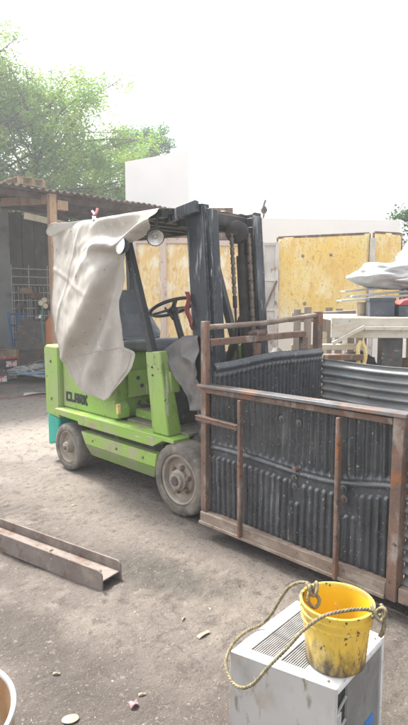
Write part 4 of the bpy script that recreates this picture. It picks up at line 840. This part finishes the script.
B().grid(backl, 300, 90).build('back_liner', m_liner, bn, solid=.005, sharp=None)
# far side: corrugated sheet that droops towards the front; near side goes on beyond the corner post
def corr(u, v):
    a = .385 + u * 2.1; top = 1.085 + .008 * math.sin(a * 5); z = lerp(top, .12, v)
    return (a, 1.19 + .017 * math.sin((top - z) / .064 * 2 * math.pi) + .012 * fbm(a * 2, z * 2, 4, 2), z)
B().grid(corr, 70, 240).build('far_sheet', m_corr, bn, solid=.003, sharp=None)
def corr2(u, v):
    a = 1.70 + u * .75; z = lerp(1.0, .165, v)
    return (a, -.045 + .016 * math.sin(z / .062 * 2 * math.pi), z)
B().grid(corr2, 16, 200).build('near_sheet', m_corr, bn, solid=.003, sharp=None)
B().box(1.70, 2.45, -.098, -.03, .085, .163).build('bottom_beam', m_rustdust, bn, bevel=.006)
B().box(2.45, 2.505, -.10, 1.2, .085, .165).build('end_beam', m_rustdust, bn, bevel=.005)
B().box(.375, 2.445, -.025, 1.16, .095, .105).build('floor_sheet', m_dark, bn)

# ------------------------------------------------------------------ steel H-beam on the ground
p0 = Vector((-.543, 2.80, -.004)); d_ = Vector((-.83, .56, 0)).normalized(); hb_an = math.atan2(d_.y, d_.x)
def cutflange(mb, y0, y1, zb, zt, x0):      # flange with a flame-cut, rounded upper end
    return mb.prism([(x0, zb), (3.2, zb), (3.2, zt), (x0 + .03, zt), (x0 + .012, zt - .008), (x0 + .002, zt - .026)], lambda u, v, h: (u, h, v), y0, y1)
hb = MB(); cutflange(hb, -.0055, .0055, 0, .118, 0); cutflange(hb, -.152, -.141, .0, .118, .0); hb.box(.008, 3.2, -.1405, -.006, .052, .061)
hb = tag(hb.build('steel_beam', m_beam, bevel=.003, segs=2), 'rusty steel H-beam lying on the dirt, cut end towards the forklift', 'steel beam')
hb.location = p0; hb.rotation_euler = (0, 0, hb_an)
for x, w_, l, rz, mt, lb in ((.10, .07, .035, .4, m_chip, 'pale flake in the H-beam channel close to its cut end'), (.26, .045, .03, 1.6, m_rust, 'rust-brown flake in the H-beam channel behind the pale one'), (.52, .09, .04, .9, m_chip, 'pale flake halfway along the visible H-beam channel'), (.80, .06, .03, 2.2, m_chip, 'pale flake in the H-beam channel towards the left picture edge')):
    p = p0 + Vector((-.83 * x, .56 * x, 0)) + Vector((.56, .83, 0)) * w_
    litter_strip('rust_flake', mt, p.x, p.y, .058, l, .012, rz, lb, 'flake', 'flakes in the H-beam channel', .006)

# ------------------------------------------------------------------ air conditioner casing and bucket
A_, B_, C_, D_ = [Vector(p) for p in ((.092, 1.772, 0), (.412, 1.580, 0), (.647, 1.853, 0), (.372, 2.088, 0))]
AO = (A_ + B_ + C_ + D_) / 4; aa = math.atan2(B_.y - A_.y, B_.x - A_.x)
ac = empty('air_conditioner', AO, aa); tag(ac, 'old white window air conditioner casing with grilles, under the yellow bucket', 'air conditioner')
ca, sa = math.cos(-aa), math.sin(-aa)
def al(p): d = p - AO; return Vector((ca * d.x - sa * d.y, sa * d.x + ca * d.y, 0))
qa, qb, qc, qd = map(al, (A_, B_, C_, D_))
def qp(u, v, z):
    p = qa.lerp(qb, u).lerp(qd.lerp(qc, u), v); return Vector((p.x, p.y, z))
def qbox(u0, u1, v0, v1, z0, z1): return [qp(u0, v0, z0), qp(u1, v0, z0), qp(u1, v1, z0), qp(u0, v1, z0), qp(u0, v0, z1), qp(u1, v0, z1), qp(u1, v1, z1), qp(u0, v1, z1)]
AZ = .36
def top_strip(mb, u0, u1, v0, v1): mb.hexa(qbox(u0, u1, v0, v1, AZ - .004, AZ))
GR = [(.13, .36, .10, .93), (.43, .66, .10, .93)]      # two grilles: u range, v range (long towards the back)
t_ = MB(); top_strip(t_, 0, .13, 0, 1); top_strip(t_, .36, .43, 0, 1); top_strip(t_, .66, 1, 0, 1)
for g in GR: top_strip(t_, g[0], g[1], 0, g[2]); top_strip(t_, g[0], g[1], g[3], 1)
t_.build('top_panel', m_whitecase, ac)
MB().hexa(qbox(0, .995, -.008, .0, .01, AZ - .001)).build('front_panel', m_galv, ac, bevel=.002)
MB().hexa(qbox(-.008, -.001, 0, 1, .01, AZ - .002)).build('side_panel', m_galv, ac, bevel=.002)
MB().hexa(qbox(0, 1, 1.0, 1.008, .01, AZ - .002)).build('back_panel', m_galv, ac)
MB().hexa(qbox(.0, 1.0, 0, 1, .0, .009)).build('base_pan', m_galv, ac)
for g in GR:
    g_ = MB(); n1, n2 = 11, 22
    for i in range(n1 + 1):
        u = lerp(g[0], g[1], i / n1); g_.bar(qp(u, g[2], AZ - .005), qp(u, g[3], AZ - .005), .0042, .004)
    for i in range(n2 + 1):
        v = lerp(g[2], g[3], i / n2); g_.bar(qp(g[0], v, AZ - .0095), qp(g[1], v, AZ - .0095), .003, .004)
    gg = g_.build('grille', m_grille, ac)
    MB().hexa(qbox(g[0] - .005, g[1] + .005, g[2] - .01, g[3] + .01, AZ - .035, AZ - .03)).build('duct', m_slot, gg)
# right face: open slot with struts, condenser coil, white frame post
f_ = MB()
for i in range(46):
    v = .24 + i * .0152; f_.hexa(qbox(.965, .99, v, v + .006, .012, AZ - .02))
f_.build('condenser_fins', m_fin, ac)
MB().hexa(qbox(.955, .964, .02, .97, .01, AZ - .01)).build('inner_plate', m_slot, ac)
MB().hexa(qbox(.975, 1.004, .955, 1.0, .01, AZ - .003)).build('corner_flange', m_whitecase, ac, bevel=.002)
MB().hexa(qbox(.975, 1.004, 0.0, .02, .01, AZ - .003)).build('corner_flange', m_galv, ac, bevel=.002)
MB().hexa(qbox(.985, 1.006, .021, .954, AZ - .022, AZ - .005)).build('top_flange', m_whitecase, ac, bevel=.002)
b_ = MB()
for z in (.10, .18, .26): b_.bar(qp(.985, .03, z), qp(.985, .22, z + .03), .006, .006)
b_.build('struts', m_galv, ac)
MB().hexa(qbox(.968, .982, .04, .15, .17, .25)).build('control_box', m_galv, ac, bevel=.004)
MB().hexa(qbox(.991, 1.0, .62, .80, .07, .105)).build('blue_sticker', m_blue, ac)
m_ = MB()
for u, v in ((.9, .06), (.95, .9), (.08, .95)): m_.lathe(qp(u, v, AZ), (0, 0, 1), [(.005, 0), (.004, .0025), (0, .003)], 10)
m_.build('screws', m_nut, ac)

bk = empty('bucket', (.440, 1.722, AZ + .001), .2); tag(bk, 'dirty yellow bucket with a rope handle standing on the air conditioner', 'bucket')
BR, BRB, BH = .114, .096, .212
def bprof():
    o = [(0, .004), (BRB - .006, .0), (BRB, .006)]
    hz = [(.006, 0), (.05, 0), (.10, 0), (.148, 0), (.151, .006), (.157, .006), (.160, 0), (.174, 0), (.177, .007), (.185, .007), (.188, .001), (.204, .001), (.206, .007), (BH, .007)]
    for z, e in hz: o.append((lerp(BRB, BR, z / BH) + e, z))
    o += [(BR - .002, BH), (BR - .004, BH - .006)]
    o.append((BR - .0045, BH - .012)); return o
def brf(k, j, r): return r * (1 + .012 * math.sin(k / 96 * 4 * math.pi + .6)) if r > 0 else 0
MB().lathe((0, 0, 0), (0, 0, 1), bprof(), 96, brf).build('pail', m_yellow, bk, sharp=30)
MB().lathe((0, 0, 0), (0, 0, 1), [(BR - .0045, BH - .012)] + [(lerp(BR - .0045, BRB - .003, q / 5), lerp(BH - .012, .008, q / 5)) for q in range(1, 6)] + [(0, .008)], 96, brf).build('inside', m_yelin, bk, sharp=30)
# rope: world path (eye loops at the rim, long slack loop over the casing's corner)
def bl_(p):
    d = Vector(p) - bk.location; c, s = math.cos(-.2), math.sin(-.2); return Vector((c * d.x - s * d.y, s * d.x + c * d.y, d.z))
rope_path = [(.545, 1.640, .575), (.505, 1.620, .600), (.44, 1.605, .605), (.37, 1.60, .590), (.31, 1.60, .545), (.26, 1.60, .485), (.205, 1.60, .425), (.155, 1.615, .352), (.115, 1.645, .318), (.085, 1.69, .318), (.075, 1.745, .345), (.105, 1.80, .372), (.155, 1.865, .372), (.21, 1.90, .375), (.245, 1.89, .42), (.27, 1.86, .49), (.30, 1.835, .555), (.335, 1.80, .592), (.365, 1.785, .590), (.375, 1.775, .565)]
rp = [bl_(p) for p in smooth_path(rope_path, 14)]
# even resampling
acc = [0.0]
for a, b in zip(rp, rp[1:]): acc.append(acc[-1] + (b - a).length)
N = int(acc[-1] / .0045); ev = []; k = 0
for i in range(N + 1):
    s_ = acc[-1] * i / N
    while k < len(acc) - 2 and acc[k + 1] < s_: k += 1
    ev.append(rp[k].lerp(rp[k + 1], (s_ - acc[k]) / max(1e-9, acc[k + 1] - acc[k])))
def strands(path, r, tw, mb):
    for q in range(3):
        pts = []; pu = None
        for i, p in enumerate(path):
            t = (path[min(i + 1, len(path) - 1)] - path[max(i - 1, 0)]).normalized()
            if pu is None: s0, u = basis(t)
            else: u = (pu - t * pu.dot(t)).normalized(); s0 = t.cross(u)
            pu = u; an = i * tw + q * 2.0944; pts.append(p + (s0 * math.cos(an) + u * math.sin(an)) * r * .52)
        mb.tube(pts, r * .60, 7)
    return mb
rb = strands(ev, .0055, .8, MB())
def knot(c, s, seed, mb):
    rng = random.Random(seed); pts = [Vector(c) + Vector((math.sin(2.1 * t + seed) * s, math.cos(3.0 * t) * s * .8, math.sin(3.7 * t + 1) * s)) for t in [i * .12 for i in range(40)]]
    mb.tube(pts, .0060, 7)
knot(bl_((.55, 1.635, .578)), .018, 1, rb); knot(bl_((.372, 1.778, .58)), .017, 4, rb)
strands([bl_(p) for p in smooth_path([(.555, 1.635, .575), (.566, 1.628, .55), (.562, 1.622, .525), (.555, 1.625, .508)], 12)], .0068, .75, rb)
strands([bl_(p) for p in smooth_path([(.372, 1.778, .57), (.392, 1.765, .548), (.375, 1.75, .53), (.352, 1.757, .548), (.36, 1.775, .575)], 12)], .0062, .75, rb)
rng = random.Random(3)
for i in range(34):
    p = ev[rng.randrange(len(ev))]; q = p + Vector((rng.gauss(0, .012), rng.gauss(0, .012), rng.gauss(0, .010))); rb.tube([p, p.lerp(q, .5) + Vector((0, 0, .002)), q], .0007, 4)
rb.build('rope_handle', m_rope, bk, sharp=None)

# ------------------------------------------------------------------ open drum at the lower left corner
dm = empty('steel_drum', (-.752, 1.325, 0), 0); tag(dm, 'open rust-stained steel drum with a pale worn rim, lower left corner', 'drum')
MB().lathe((0, 0, 0), (0, 0, 1), [(0, 0), (.235, 0), (.24, .02), (.24, .2), (.246, .205), (.24, .21), (.24, .46), (.236, .46), (.236, .03), (0, .02)], 64).build('shell', m_drum, dm)
MB().tube([(.241 * math.cos(k * math.pi / 40), .241 * math.sin(k * math.pi / 40), .462) for k in range(80)], .0085, 8, closed=True).build('rim', m_drumrim, dm)

# ------------------------------------------------------------------ litter, chips and grit
random.seed(21)
def shell_fn(u, v):
    x = (u - .5) * .062; y = (v - .5) * .045 * math.sqrt(max(.02, 1 - (2 * u - 1) ** 2)); return (x, y, .003 + .007 * max(0, 1 - (x / .034) ** 2 - (y / .026) ** 2) + .0006 * math.sin(u * 9))
o = MB().grid(shell_fn, 26, 20).build('pale_shell', m_shell, solid=.003, sharp=None); o.location = (-.500, 1.895, gz(-.5, 1.895)); o.rotation_euler = (0, 0, .3); tag(o, 'palm-sized pale oval shell-like flake on the dark dirt', 'flake')
litter_strip('pink_wrapper', m_pink, -.27, 1.96, gz(-.27, 1.96), .035, .03, .6, 'crumpled pink wrapper on the dirt', 'wrapper', curl=.016)
for i, (x, y, l, rz, lb) in enumerate([(-.245, 2.02, .03, .2, 'tiny pale wood chip right behind the pink wrapper'), (-.46, 1.70, .04, .5, 'pale wood chip close to the steel drum'), (-.36, 1.72, .03, 1.2, 'brown wood chip between the drum and the air conditioner'), (.0, 2.42, .075, .7, 'long pale wood splinter in front of the scrap bin'), (-.62, 2.15, .03, .0, 'tiny pale chip below the H-beam'), (.62, 2.13, .03, .4, 'pale chip right of the bucket'), (-.1, 2.55, .03, 1.0, 'brown splinter on the scraped dirt before the wheel'), (-1.0, 4.1, .05, .2, 'pale chip on the dirt between rear wheel and beam')]):
    litter_strip('wood_chip', m_chip, x, y, gz(x, y), l, l * .33, rz, lb, 'wood chip', 'pale chips scattered on the dirt', .006)
rng = np.random.default_rng(12)
V = []; Fs = []
for i in range(21000):
    y = .85 + 6.4 * rng.random() ** 1.7; x = rng.uniform(-.66, .62) * (y + .4)
    if fbm(x * 1.7, y * 1.7, 3.3, 3) < rng.uniform(-.5, .40): continue
    s = .0014 + .0034 * rng.random() ** 3 + (.007 * rng.random() if rng.random() < .035 else 0)
    if math.hypot((x + .05) / .5, (y - 2.95) / .30) < 1 and rng.random() < .35: s *= 2.4
    z = gz(x, y); n0 = len(V); an = rng.random() * 6; c, s0 = math.cos(an), math.sin(an); fl = rng.uniform(.25, .9)
    for (px, py, pz) in ((1, 0, 0), (0, .8, 0), (-.9, .1, 0), (0, -.7, 0), (.3, .2, .75), (-.3, -.1, .65)):
        px += rng.normal() * .2; py += rng.normal() * .2; V.append(Vector((x + (c * px - s0 * py) * s, y + (s0 * px + c * py) * s, z + pz * s * fl + (-.2 * s if pz == 0 else 0))))
    Fs += [tuple(n0 + q for q in f) for f in ((0, 1, 4), (1, 5, 4), (1, 2, 5), (2, 3, 5), (3, 4, 5), (3, 0, 4))]
g = MB(); g.v = V; g.f = Fs
m_grit = mat('mixed_grit', (.38, .34, .29), (.22, .19, .16), 9, .9)
n = m_grit.node_tree; ge = n.nodes.new('ShaderNodeNewGeometry'); cr_ = n.nodes.new('ShaderNodeValToRGB'); cr_.color_ramp.interpolation = 'CONSTANT'
el = cr_.color_ramp.elements
for p_, c_ in ((0, (.075, .064, .055)), (.30, (.14, .12, .10)), (.55, (.20, .17, .14)), (.74, (.30, .265, .22)), (.90, (.42, .39, .34)), (.975, (.22, .11, .07))):
    e = el[0] if p_ == 0 else el.new(p_); e.position = p_; e.color = (*c_, 1)
el.remove(el[-1])
n.links.new(ge.outputs['Random Per Island'], cr_.inputs[0]); n.links.new(cr_.outputs[0], n.nodes['Principled BSDF'].inputs['Base Color'])
tag(g.build('gravel', m_grit, sharp=None), kind='stuff')

# ------------------------------------------------------------------ haze volume, added to imitate the glare that pales the trees
m_haze = bpy.data.materials.new('glare_haze'); m_haze.use_nodes = True; n = m_haze.node_tree; n.nodes.remove(n.nodes['Principled BSDF'])
pv_ = n.nodes.new('ShaderNodeVolumePrincipled'); pv_.inputs['Color'].default_value = (.93, .97, 1, 1); pv_.inputs['Density'].default_value = .0052; pv_.inputs['Anisotropy'].default_value = .3
n.links.new(pv_.outputs[0], n.nodes['Material Output'].inputs['Volume'])
tag(MB().box(-115, 115, -115, 115, -1.0, 14.5).build('haze', m_haze, sharp=None), kind='stuff')
